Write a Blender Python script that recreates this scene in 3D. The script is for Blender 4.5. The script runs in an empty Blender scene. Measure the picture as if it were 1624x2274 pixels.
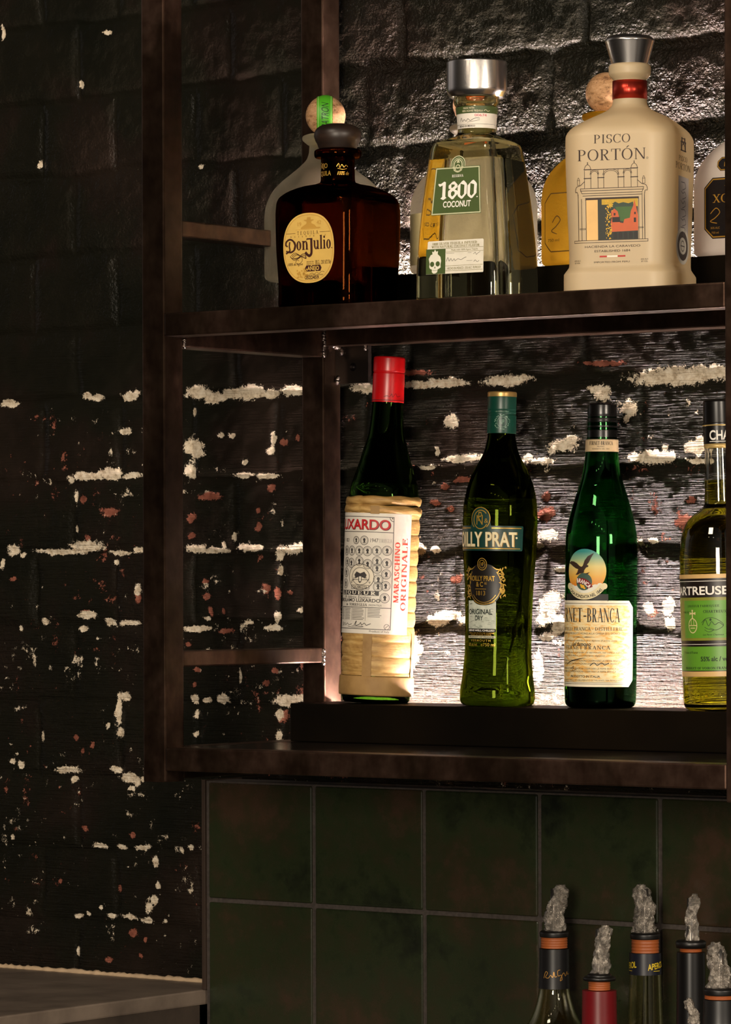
import bpy, bmesh, math, random
import numpy as np
from math import sin, cos, pi, radians, hypot, sqrt
from mathutils import Vector, Matrix
from mathutils.geometry import tessellate_polygon

scene = bpy.context.scene
COL = scene.collection
random.seed(7)

# ------------------------------------------------------------------ camera, world, lights, exposure
LED_COL = (1.0, 0.80, 0.74); LED_LOW = 800.0; LED_HIGH = 1700.0
cam_d = bpy.data.cameras.new('camera'); cam = bpy.data.objects.new('camera', cam_d); COL.objects.link(cam)
cam_d.sensor_fit = 'HORIZONTAL'; cam_d.sensor_width = 36.0
cam_d.lens = 8822.0 / 1624.0 * 36.0
cam_d.shift_y = 156.0 / 1624.0
cam_d.clip_start = 0.05; cam_d.clip_end = 50
cam.matrix_world = (Matrix.Translation((2.4695, -2.921, 1.5)) @ Matrix.Rotation(radians(37.0), 4, 'Z')
                    @ Matrix.Rotation(radians(90), 4, 'X') @ Matrix.Rotation(-0.0030, 4, 'Z'))
scene.camera = cam

world = bpy.data.worlds.new('room'); scene.world = world; world.use_nodes = True
wt = world.node_tree; wbg = wt.nodes['Background']
def room_glow():
    """the dim bar room around: dark, with brighter parts where its windows and lamps are"""
    tc = wt.nodes.new('ShaderNodeTexCoord'); tot = None
    for az, el, sharp, col in ((46, 8, 5.0, (.46, .40, .335)), (-84, 14, 26.0, (.50, .45, .42)), (112, 20, 40.0, (.40, .24, .12))):
        d = wt.nodes.new('ShaderNodeVectorMath'); d.operation = 'DOT_PRODUCT'; wt.links.new(tc.outputs['Generated'], d.inputs[0])
        d.inputs[1].default_value = (sin(radians(az)) * cos(radians(el)), -cos(radians(az)) * cos(radians(el)), sin(radians(el)))
        m = wt.nodes.new('ShaderNodeMath'); m.operation = 'MAXIMUM'; m.inputs[1].default_value = 0; wt.links.new(d.outputs['Value'], m.inputs[0])
        p = wt.nodes.new('ShaderNodeMath'); p.operation = 'POWER'; p.inputs[1].default_value = sharp; wt.links.new(m.outputs[0], p.inputs[0])
        c = wt.nodes.new('ShaderNodeVectorMath'); c.operation = 'SCALE'; c.inputs[0].default_value = col; wt.links.new(p.outputs[0], c.inputs['Scale'])
        if tot is None: tot = c.outputs[0]
        else:
            a = wt.nodes.new('ShaderNodeVectorMath'); a.operation = 'ADD'; wt.links.new(tot, a.inputs[0]); wt.links.new(c.outputs[0], a.inputs[1]); tot = a.outputs[0]
    a = wt.nodes.new('ShaderNodeVectorMath'); a.operation = 'ADD'; wt.links.new(tot, a.inputs[0]); a.inputs[1].default_value = (.010, .008, .0065)
    wt.links.new(a.outputs[0], wbg.inputs[0]); wbg.inputs[1].default_value = 1.0
room_glow()

def area_lamp(name, loc, aim, sx, sy, watts, col):
    d = bpy.data.lights.new(name, 'AREA'); d.shape = 'RECTANGLE'; d.size = sx; d.size_y = sy
    d.energy = watts; d.color = col
    o = bpy.data.objects.new(name, d); COL.objects.link(o); o.location = loc
    o.rotation_euler = (Vector(aim) - Vector(loc)).to_track_quat('-Z', 'Y').to_euler()
    return o
def bulb(name, loc, watts, rad, col):
    d = bpy.data.lights.new(name, 'POINT'); d.energy = watts; d.shadow_soft_size = rad; d.color = col
    o = bpy.data.objects.new(name, d); COL.objects.link(o); o.location = loc
area_lamp('room_window_light', (2.0, -3.6, 1.75), (0.25, 0.1, 1.5), 0.7, 0.9, 100, (1.0, 0.87, 0.70))
area_lamp('side_fill_light', (3.0, -1.0, 1.95), (0.45, 0.1, 1.6), 0.4, 0.5, 34, (1.0, 0.85, 0.68))  # unseen fill added on the right to brighten the bottles' right-hand faces
area_lamp('ceiling_panel_light', (0.4, -1.7, 3.0), (0.25, 0.1, 1.6), 0.5, 0.25, 14, (1.0, 0.84, 0.66))
for i, (x, y, z) in enumerate([(0.35, -1.5, 2.35), (0.8, -1.55, 2.35), (1.25, -1.6, 2.35), (1.7, -1.65, 2.35), (2.15, -1.7, 2.35)]):
    bulb('pendant_bulb', (x, y, z), 1.1, 0.03, (1.0, 0.80, 0.58))

vs = scene.view_settings
scene.display_settings.display_device = 'sRGB'
vs.view_transform = 'Standard'; vs.look = 'None'; vs.exposure = 0.0; vs.gamma = 1.0; vs.use_curve_mapping = False
cy = scene.cycles
cy.max_bounces = 20; cy.transmission_bounces = 16; cy.glossy_bounces = 6; cy.diffuse_bounces = 4; cy.transparent_max_bounces = 12
cy.sample_clamp_indirect = 4.0; cy.blur_glossy = 0.6; cy.caustics_refractive = True; cy.caustics_reflective = False
cy.use_denoising = True

# ------------------------------------------------------------------ materials
def s2l(c): return tuple(((v / 255 / 12.92) if v <= 10 else ((v / 255 + 0.055) / 1.055) ** 2.4) for v in c)
def nt(name):
    m = bpy.data.materials.new(name); m.use_nodes = True
    return m, m.node_tree, m.node_tree.nodes['Principled BSDF']
def P(b, **k):
    al = dict(color='Base Color', rough='Roughness', metal='Metallic', trans='Transmission Weight', ior='IOR', spec='Specular IOR Level',
              emit='Emission Color', es='Emission Strength', sss='Subsurface Weight', coat='Coat Weight', crough='Coat Roughness')
    for n, v in k.items():
        if n in ('color', 'emit'): v = (*v, 1)
        b.inputs[al[n]].default_value = v
def node(t, kind, **k):
    n = t.nodes.new(kind)
    for a, v in k.items(): setattr(n, a, v)
    return n
def noise(t, scale, detail=4, rough=.55, coord='Object', stretch=None, seed=0.0):
    tc = node(t, 'ShaderNodeTexCoord'); n = node(t, 'ShaderNodeTexNoise')
    n.inputs['Scale'].default_value = scale; n.inputs['Detail'].default_value = detail; n.inputs['Roughness'].default_value = rough
    mp = node(t, 'ShaderNodeMapping'); mp.inputs['Location'].default_value = (seed, seed * 1.7, -seed)
    if stretch: mp.inputs['Scale'].default_value = stretch
    t.links.new(tc.outputs[coord], mp.inputs[0]); t.links.new(mp.outputs[0], n.inputs['Vector'])
    return n.outputs['Fac']
def ramp(t, fac, stops):
    r = node(t, 'ShaderNodeValToRGB'); e = r.color_ramp.elements
    e[0].position, e[0].color = stops[0][0], (*stops[0][1], 1); e[1].position, e[1].color = stops[-1][0], (*stops[-1][1], 1)
    for p, c in stops[1:-1]:
        q = e.new(p); q.color = (*c, 1)
    t.links.new(fac, r.inputs[0]); return r.outputs[0]
def bump(t, b, h, strength=.5, dist=.001):
    n = node(t, 'ShaderNodeBump'); n.inputs['Strength'].default_value = strength; n.inputs['Distance'].default_value = dist
    t.links.new(h, n.inputs['Height']); t.links.new(n.outputs[0], b.inputs['Normal']); return n
def math_(t, op, a, b=0.0):
    n = node(t, 'ShaderNodeMath', operation=op)
    for i, v in enumerate((a, b)):
        if hasattr(v, 'links'): t.links.new(v, n.inputs[i])
        else: n.inputs[i].default_value = v
    return n.outputs[0]
def mixc(t, fac, a, b):
    n = node(t, 'ShaderNodeMix', data_type='RGBA')
    for i, v in ((0, fac), (6, a), (7, b)):
        if hasattr(v, 'links'): t.links.new(v, n.inputs[i])
        else: n.inputs[i].default_value = v if i == 0 else (*v, 1)
    return n.outputs[2]
_plain = {}
def plain(rgb, rough=.55, metal=0.0, name=None, spec=.5):
    k = (rgb, rough, metal, name)
    if k not in _plain:
        m, t, b = nt(name or 'ink_%d_%d_%d' % rgb); P(b, color=s2l(rgb), rough=rough, metal=metal, spec=spec)
        f = noise(t, 90, 3)
        c = s2l(rgb)
        t.links.new(ramp(t, f, [(.3, tuple(v * .93 for v in c)), (.7, tuple(min(1, v * 1.05) for v in c))]), b.inputs['Base Color'])
        _plain[k] = m
    return _plain[k]
def glass(name, col, rough=0.0, ior=1.48, bumpy=0.0, scale=40):
    m, t, b = nt(name); t.nodes.remove(b)
    g = node(t, 'ShaderNodeBsdfGlass'); g.inputs['Color'].default_value = (*col, 1); g.inputs['Roughness'].default_value = rough; g.inputs['IOR'].default_value = ior
    t.links.new(g.outputs[0], t.nodes['Material Output'].inputs[0])
    if bumpy:
        n = node(t, 'ShaderNodeBump'); n.inputs['Strength'].default_value = bumpy; n.inputs['Distance'].default_value = .002
        t.links.new(noise(t, scale, 2), n.inputs['Height']); t.links.new(n.outputs[0], g.inputs['Normal'])
    return m
def seeded(name, col, body_, mix):
    """thick hand-blown glass, milky with seeds: part clear, part light-scattering"""
    m, t, b = nt(name); t.nodes.remove(b)
    g = node(t, 'ShaderNodeBsdfGlass'); g.inputs['Color'].default_value = (*col, 1); g.inputs['Roughness'].default_value = .34; g.inputs['IOR'].default_value = 1.45
    l = node(t, 'ShaderNodeBsdfTranslucent'); l.inputs[0].default_value = (*body_, 1)
    n = node(t, 'ShaderNodeBump'); n.inputs['Strength'].default_value = .5; n.inputs['Distance'].default_value = .002
    t.links.new(noise(t, 80, 4, .7), n.inputs['Height']); t.links.new(n.outputs[0], g.inputs['Normal']); t.links.new(n.outputs[0], l.inputs['Normal'])
    x = node(t, 'ShaderNodeMixShader'); r = node(t, 'ShaderNodeMapRange'); r.inputs[1].default_value = .35; r.inputs[2].default_value = .65; r.inputs[3].default_value = mix * .6; r.inputs[4].default_value = min(1, mix * 1.4)
    t.links.new(noise(t, 60, 5, .7, seed=4), r.inputs[0]); t.links.new(r.outputs[0], x.inputs[0])
    t.links.new(g.outputs[0], x.inputs[1]); t.links.new(l.outputs[0], x.inputs[2]); t.links.new(x.outputs[0], t.nodes['Material Output'].inputs[0])
    return m
def frosted(name, col, tr=.55):
    m, t, b = nt(name); t.nodes.remove(b)
    d = node(t, 'ShaderNodeBsdfDiffuse'); d.inputs[0].default_value = (*col, 1)
    l = node(t, 'ShaderNodeBsdfTranslucent'); l.inputs[0].default_value = (*col, 1)
    g = node(t, 'ShaderNodeBsdfGlossy'); g.inputs['Roughness'].default_value = .45; g.inputs[0].default_value = (.9, .9, .9, 1)
    a = node(t, 'ShaderNodeMixShader'); a.inputs[0].default_value = tr
    c = node(t, 'ShaderNodeMixShader'); c.inputs[0].default_value = .04
    t.links.new(d.outputs[0], a.inputs[1]); t.links.new(l.outputs[0], a.inputs[2])
    t.links.new(a.outputs[0], c.inputs[1]); t.links.new(g.outputs[0], c.inputs[2])
    n = node(t, 'ShaderNodeBump'); n.inputs['Strength'].default_value = .08; n.inputs['Distance'].default_value = .0003
    t.links.new(noise(t, 900, 2), n.inputs['Height']); t.links.new(n.outputs[0], d.inputs['Normal'])
    t.links.new(c.outputs[0], t.nodes['Material Output'].inputs[0])
    return m

def steel_mat():
    m, t, b = nt('browned_steel'); P(b, metal=.9, rough=.34)
    f = noise(t, 9, 5, .62, stretch=(1, 1, .45)); g = noise(t, 60, 3, seed=3)
    base = ramp(t, f, [(.32, (.030, .018, .011)), (.48, (.068, .041, .026)), (.6, (.17, .100, .072)), (.72, (.085, .046, .033))])
    sp = ramp(t, g, [(.35, (.55, .5, .48)), (.7, (1, 1, 1))])
    mm = node(t, 'ShaderNodeMix', data_type='RGBA', blend_type='MULTIPLY'); mm.inputs[0].default_value = 1
    t.links.new(base, mm.inputs[6]); t.links.new(sp, mm.inputs[7]); t.links.new(mm.outputs[2], b.inputs['Base Color'])
    r = node(t, 'ShaderNodeMapRange'); r.inputs[3].default_value = .24; r.inputs[4].default_value = .48
    t.links.new(noise(t, 14, 4, seed=8), r.inputs[0]); t.links.new(r.outputs[0], b.inputs['Roughness'])
    bump(t, b, noise(t, 250, 3, seed=2), .15, .0004)
    return m
STEEL = steel_mat()
def weld_mat():
    m, t, b = nt('bare_weld'); P(b, metal=1, rough=.28, color=(.22, .18, .16)); bump(t, b, noise(t, 160, 3), .6, .002); return m
WELD = weld_mat()
def panel_mat():
    m, t, b = nt('blackened_plate'); P(b, metal=.8, rough=.16, color=(.05, .038, .032))
    r = node(t, 'ShaderNodeMapRange'); r.inputs[3].default_value = .08; r.inputs[4].default_value = .3
    t.links.new(noise(t, 9, 4), r.inputs[0]); t.links.new(r.outputs[0], b.inputs['Roughness']); return m
PANEL = panel_mat()
def black_mat():
    m, t, b = nt('matt_black_board'); P(b, color=(.0045, .0042, .0038), rough=.45, spec=.06)
    t.links.new(ramp(t, noise(t, 6, 4), [(.3, (.0022, .0018, .0012)), (.7, (.0065, .0042, .0022))]), b.inputs['Base Color']); return m
BLACK = black_mat()
def brick_mat():
    m, t, b = nt('painted_brick'); P(b, rough=.3, spec=.10)
    at = node(t, 'ShaderNodeAttribute', attribute_name='flake')
    sx = node(t, 'ShaderNodeSeparateColor'); t.links.new(at.outputs['Color'], sx.inputs[0])
    n1 = noise(t, 190, 6, .72); n2 = noise(t, 650, 4, .65, seed=5)
    def mask(ch, k=1.0):
        a = math_(t, 'MULTIPLY', n1, 1.7); c = math_(t, 'MULTIPLY', n2, .75)
        s = math_(t, 'ADD', sx.outputs[ch], math_(t, 'ADD', a, c))
        r = node(t, 'ShaderNodeMapRange'); r.inputs[1].default_value = 1.66; r.inputs[2].default_value = 1.76
        t.links.new(s, r.inputs[0]); return r.outputs[0]
    w, rd = mask(0), mask(1)
    paint = ramp(t, noise(t, 7, 5, .6), [(.3, (.0062, .0066, .0046)), (.48, (.0100, .0092, .0062)), (.56, (.0125, .0092, .0068)), (.7, (.0195, .0135, .0100))])
    red = ramp(t, noise(t, 90, 4, seed=4), [(.3, (.16, .05, .032)), (.6, (.30, .105, .07)), (.8, (.42, .20, .14))])
    wht = ramp(t, noise(t, 160, 5, .7, seed=9), [(.28, (.33, .24, .15)), (.5, (.72, .61, .46)), (.7, (.86, .77, .63))])
    c1 = mixc(t, rd, paint, red); c2 = mixc(t, w, c1, wht)
    t.links.new(c2, b.inputs['Base Color'])
    anyf = math_(t, 'MAXIMUM', w, rd)
    r = node(t, 'ShaderNodeMapRange'); r.inputs[3].default_value = .30; r.inputs[4].default_value = .85
    t.links.new(anyf, r.inputs[0]); t.links.new(r.outputs[0], b.inputs['Roughness'])
    br = noise(t, 105, 3, .6, stretch=(.20, 1, 5.0), seed=1)     # brush strokes running along the courses
    gr = noise(t, 330, 2, .5, seed=6); co = noise(t, 120, 4, .6, seed=12)      # coarse paint skin, higher up
    up = sx.outputs[2]
    strokes = math_(t, 'ADD', br, math_(t, 'MULTIPLY', gr, .35))
    skin_ = math_(t, 'ADD', math_(t, 'MULTIPLY', gr, .75), math_(t, 'ADD', math_(t, 'MULTIPLY', co, .8), math_(t, 'MULTIPLY', br, .2)))
    hgt = math_(t, 'ADD', math_(t, 'MULTIPLY', strokes, math_(t, 'SUBTRACT', 1.0, up)), math_(t, 'MULTIPLY', skin_, up))
    hgt = math_(t, 'MULTIPLY', hgt, at.outputs['Alpha'])
    hgt = math_(t, 'SUBTRACT', hgt, math_(t, 'MULTIPLY', anyf, .35))
    bump(t, b, hgt, 1.0, .0050)
    return m
def tile_mat():
    m, t, b = nt('green_glazed_tile'); P(b, rough=.16, spec=.5)
    f = noise(t, 9, 5, .6); g = noise(t, 70, 4, .7, seed=3)
    s = math_(t, 'ADD', math_(t, 'MULTIPLY', f, .8), math_(t, 'MULTIPLY', g, .2))
    t.links.new(ramp(t, s, [(.34, (.006, .008, .005)), (.46, (.016, .022, .009)), (.54, (.020, .020, .009)), (.64, (.036, .021, .012))]), b.inputs['Base Color'])
    r = node(t, 'ShaderNodeMapRange'); r.inputs[3].default_value = .12; r.inputs[4].default_value = .4
    t.links.new(g, r.inputs[0]); t.links.new(r.outputs[0], b.inputs['Roughness'])
    bump(t, b, noise(t, 30, 4, seed=7), .25, .0012); return m
def grout_mat():
    m, t, b = nt('grey_grout'); P(b, rough=.9)
    t.links.new(ramp(t, noise(t, 300, 3), [(.3, (.030, .023, .019)), (.7, (.055, .043, .036))]), b.inputs['Base Color']); return m
def counter_mat(name, lo, hi, rough):
    m, t, b = nt(name); P(b, rough=rough)
    t.links.new(ramp(t, noise(t, 12, 6, .65), [(.3, lo), (.7, hi)]), b.inputs['Base Color'])
    bump(t, b, noise(t, 400, 3), .15, .0005); return m
def brushed(name, col, rough=.26):
    m, t, b = nt(name); P(b, metal=1, color=col, rough=rough)
    bump(t, b, noise(t, 300, 2, stretch=(1, 1, .02)), .12, .0003); return m
def cork_mat():
    m, t, b = nt('cork'); P(b, rough=.75)
    f = noise(t, 120, 5, .7, stretch=(1, 1, 2.2)); g = noise(t, 420, 3, seed=3)
    c = ramp(t, f, [(.32, (.12, .05, .02)), (.45, (.40, .21, .09)), (.65, (.56, .33, .17))])
    sp = ramp(t, g, [(.30, (.35, .3, .25)), (.42, (1, 1, 1))])
    mm = node(t, 'ShaderNodeMix', data_type='RGBA', blend_type='MULTIPLY'); mm.inputs[0].default_value = 1
    t.links.new(c, mm.inputs[6]); t.links.new(sp, mm.inputs[7]); t.links.new(mm.outputs[2], b.inputs['Base Color'])
    bump(t, b, g, .3, .0006); return m
def straw_mat():
    m, t, b = nt('straw_raffia'); P(b, rough=.55)
    f = noise(t, 50, 5, .6, stretch=(1, 1, 6)); 
    t.links.new(ramp(t, f, [(.3, (.24, .125, .030)), (.5, (.40, .235, .070)), (.7, (.52, .34, .12))]), b.inputs['Base Color'])
    bump(t, b, noise(t, 160, 3, stretch=(1, 1, 5)), .35, .0012); return m
def paper_mat(name, lo, hi, rough=.6, sc=60):
    m, t, b = nt(name); P(b, rough=rough)
    t.links.new(ramp(t, noise(t, sc, 5, .6), [(.3, lo), (.7, hi)]), b.inputs['Base Color']); return m
def film_mat():
    m, t, b = nt('crumpled_cling_film'); t.nodes.remove(b)
    tr = node(t, 'ShaderNodeBsdfTransparent'); tr.inputs[0].default_value = (.92, .90, .87, 1)
    gl = node(t, 'ShaderNodeBsdfGlossy'); gl.inputs[0].default_value = (1, .96, .9, 1); gl.inputs['Roughness'].default_value = .07
    df = node(t, 'ShaderNodeBsdfDiffuse'); df.inputs[0].default_value = (.72, .64, .55, 1)
    n = node(t, 'ShaderNodeBump'); n.inputs['Strength'].default_value = 1; n.inputs['Distance'].default_value = .009
    t.links.new(noise(t, 150, 4, .6), n.inputs['Height'])
    fz = node(t, 'ShaderNodeFresnel'); fz.inputs[0].default_value = 1.9
    for q in (gl, df, fz): t.links.new(n.outputs[0], q.inputs['Normal'])
    a = node(t, 'ShaderNodeMixShader'); c = node(t, 'ShaderNodeMixShader')
    r = node(t, 'ShaderNodeMapRange'); r.inputs[1].default_value = .45; r.inputs[2].default_value = .75; r.inputs[3].default_value = .12; r.inputs[4].default_value = .75
    t.links.new(noise(t, 110, 5, .7, seed=3), r.inputs[0]); t.links.new(r.outputs[0], a.inputs[0])
    t.links.new(tr.outputs[0], a.inputs[1]); t.links.new(df.outputs[0], a.inputs[2])
    t.links.new(fz.outputs[0], c.inputs[0]); t.links.new(a.outputs[0], c.inputs[1]); t.links.new(gl.outputs[0], c.inputs[2])
    t.links.new(c.outputs[0], t.nodes['Material Output'].inputs[0]); return m

# ------------------------------------------------------------------ mesh helpers
def link_mesh(name, verts, faces, m, parent=None, smooth=True):
    me = bpy.data.meshes.new(name); me.from_pydata([tuple(v) for v in verts], [], faces); me.update()
    if smooth:
        me.polygons.foreach_set('use_smooth', [True] * len(me.polygons))
    me.materials.append(m); o = bpy.data.objects.new(name, me); COL.objects.link(o)
    if parent: o.parent = parent
    return o
def bm_obj(name, bm, m, parent=None, smooth=False):
    me = bpy.data.meshes.new(name); bm.to_mesh(me); bm.free()
    if smooth: me.polygons.foreach_set('use_smooth', [True] * len(me.polygons))
    me.materials.append(m); o = bpy.data.objects.new(name, me); COL.objects.link(o)
    if parent: o.parent = parent
    return o
def add_box(bm, x0, x1, y0, y1, z0, z1, bev=.001, seg=2):
    r = bmesh.ops.create_cube(bm, size=1.0, matrix=Matrix.Translation(((x0 + x1) / 2, (y0 + y1) / 2, (z0 + z1) / 2)) @ Matrix.Diagonal((abs(x1 - x0), abs(y1 - y0), abs(z1 - z0), 1)))
    if bev > 0:
        ed = list({e for v in r['verts'] for e in v.link_edges})
        bmesh.ops.bevel(bm, geom=ed, offset=bev, segments=seg, affect='EDGES', profile=.6)
def box(name, x0, x1, y0, y1, z0, z1, m, parent=None, bev=.001, seg=2):
    bm = bmesh.new(); add_box(bm, x0, x1, y0, y1, z0, z1, bev, seg); return bm_obj(name, bm, m, parent)
def empty(name, loc, label, cat, group=None):
    o = bpy.data.objects.new(name, None); COL.objects.link(o); o.location = loc; o.empty_display_size = .03
    tag(o, label, cat, group); return o
def tag(o, label, cat, group=None):
    o['label'] = label; o['category'] = cat
    if group: o['group'] = group
    return o
def structure(o): o['kind'] = 'structure'; return o
def lathe(name, prof, m, parent=None, n=64, caps=True, ripple=None):
    """prof: (z, radius) in mm"""
    vs_, fs = [], []
    for z, r in prof:
        for i in range(n):
            a = 2 * pi * i / n; k = r * (1 + (ripple(a, z) if ripple else 0))
            vs_.append((k * cos(a) / 1000, k * sin(a) / 1000, z / 1000))
    for j in range(len(prof) - 1):
        for i in range(n):
            fs.append((j * n + i, j * n + (i + 1) % n, (j + 1) * n + (i + 1) % n, (j + 1) * n + i))
    if caps:
        k = len(vs_); vs_ += vs_[:n]; fs.append(tuple(reversed(range(k, k + n))))
        k = len(vs_); vs_ += vs_[(len(prof) - 1) * n:len(prof) * n]; fs.append(tuple(range(k, k + n)))
    return link_mesh(name, vs_, fs, m, parent)
def rounded(pts, r=1.2, k=4):
    """round the inner corners of a lathe profile"""
    out = [pts[0]]
    for i in range(1, len(pts) - 1):
        p, c, q = (np.array(pts[j], float) for j in (i - 1, i, i + 1))
        a, b = p - c, q - c; la, lb = np.linalg.norm(a), np.linalg.norm(b); d = min(r, la * .45, lb * .45)
        s, e = c + a / la * d, c + b / lb * d
        for t in np.linspace(0, 1, k): out.append(tuple((1 - t) ** 2 * s + 2 * t * (1 - t) * c + t * t * e))
    out.append(pts[-1]); return out

def pchip(xs,ys,x):
    xs=np.asarray(xs,float);ys=np.asarray(ys,float)
    h=np.diff(xs);d=np.diff(ys)/h
    m=np.zeros_like(xs);m[0]=d[0];m[-1]=d[-1]
    for i in range(1,len(xs)-1):
        if d[i-1]*d[i]>0:
            w1=2*h[i]+h[i-1];w2=h[i]+2*h[i-1]
            m[i]=(w1+w2)/(w1/d[i-1]+w2/d[i])
    x=np.clip(np.asarray(x,float),xs[0],xs[-1])
    i=np.clip(np.searchsorted(xs,x)-1,0,len(xs)-2)
    t=(x-xs[i])/h[i]
    return (ys[i]*(2*t**3-3*t**2+1)+h[i]*m[i]*(t**3-2*t**2+t)+ys[i+1]*(-2*t**3+3*t**2)+h[i]*m[i+1]*(t**3-t**2))
class Shape:
    """A bottle outline: rows of (z, half width, half depth, corner radius) in mm; half width==radius is round."""
    def __init__(s,rows):
        s.rows=[tuple(r) if len(r)==4 else (r[0],r[1],r[1],r[1]) for r in rows]
        z,a,b,c=zip(*s.rows); s.z,s.a,s.b,s.c=z,a,b,c
        s.cache={}
    def dims(s,z):
        a=float(pchip(s.z,s.a,z));b=float(pchip(s.z,s.b,z));c=min(float(pchip(s.z,s.c,z)),a,b)
        return a,b,c
    def polar(s,z,phi,off=0.0):
        a,b,c=s.dims(z);a+=off;b+=off;c+=off
        S=np.abs(np.sin(phi))+1e-12;K=np.abs(np.cos(phi))+1e-12
        if a-c<1e-6 and b-c<1e-6: return np.full_like(np.asarray(phi,float),c)
        rx=a/S;ry=b/K
        px,py=a-c,b-c
        B=S*px+K*py;q=np.maximum(B*B-(px*px+py*py-c*c),0);rc=B+np.sqrt(q)
        r=np.where(rx*K<=py,rx,np.where(ry*S<=px,ry,rc))
        return r
    def table(s,z):
        k=round(z,2)
        if k not in s.cache:
            ph=np.linspace(-pi,pi,721);r=s.polar(z,ph)
            x=r*np.sin(ph);y=-r*np.cos(ph)
            L=np.concatenate([[0],np.cumsum(np.hypot(np.diff(x),np.diff(y)))])
            L-=L[360]; s.cache[k]=(ph,L)
        return s.cache[k]
    def at(s,u,z,off=0.0):
        """the point u mm along the girth from the middle of the front, z mm up"""
        ph,L=s.table(z);p=float(np.interp(u,L,ph))
        r=float(s.polar(z,np.array([p]),off)[0])
        return (r*sin(p),-r*cos(p),z)

# ------------------------------------------------------------------ lettering: built-in face, cached per character
GL = {}
def _load_glyphs():
    cu = bpy.data.curves.new('type', 'FONT'); o = bpy.data.objects.new('type', cu); COL.objects.link(o)
    def grab(s, off):
        cu.body = s; cu.offset = off; bpy.context.view_layer.update()
        me = bpy.data.meshes.new_from_object(o.evaluated_get(bpy.context.evaluated_depsgraph_get()))
        v = np.array([(p.co.x, p.co.y) for p in me.vertices]) if len(me.vertices) else np.zeros((0, 2))
        f = [tuple(p.vertices) for p in me.polygons]; bpy.data.meshes.remove(me); return v, f
    chars = ''.join(chr(k) for k in list(range(65, 91)) + list(range(97, 123)) + list(range(48, 58))) + '%&.,-/()+ÑÓ'
    for off in (0.0, 0.022):
        for ch in chars:
            v, f = grab(ch, off); v2, _ = grab(ch + ch, off)
            GL[(ch, off > 0)] = (v / .682, f, (v2[:, 0].max() - v[:, 0].max()) / .682)
    bpy.data.objects.remove(o); bpy.data.curves.remove(cu)
_load_glyphs()

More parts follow.
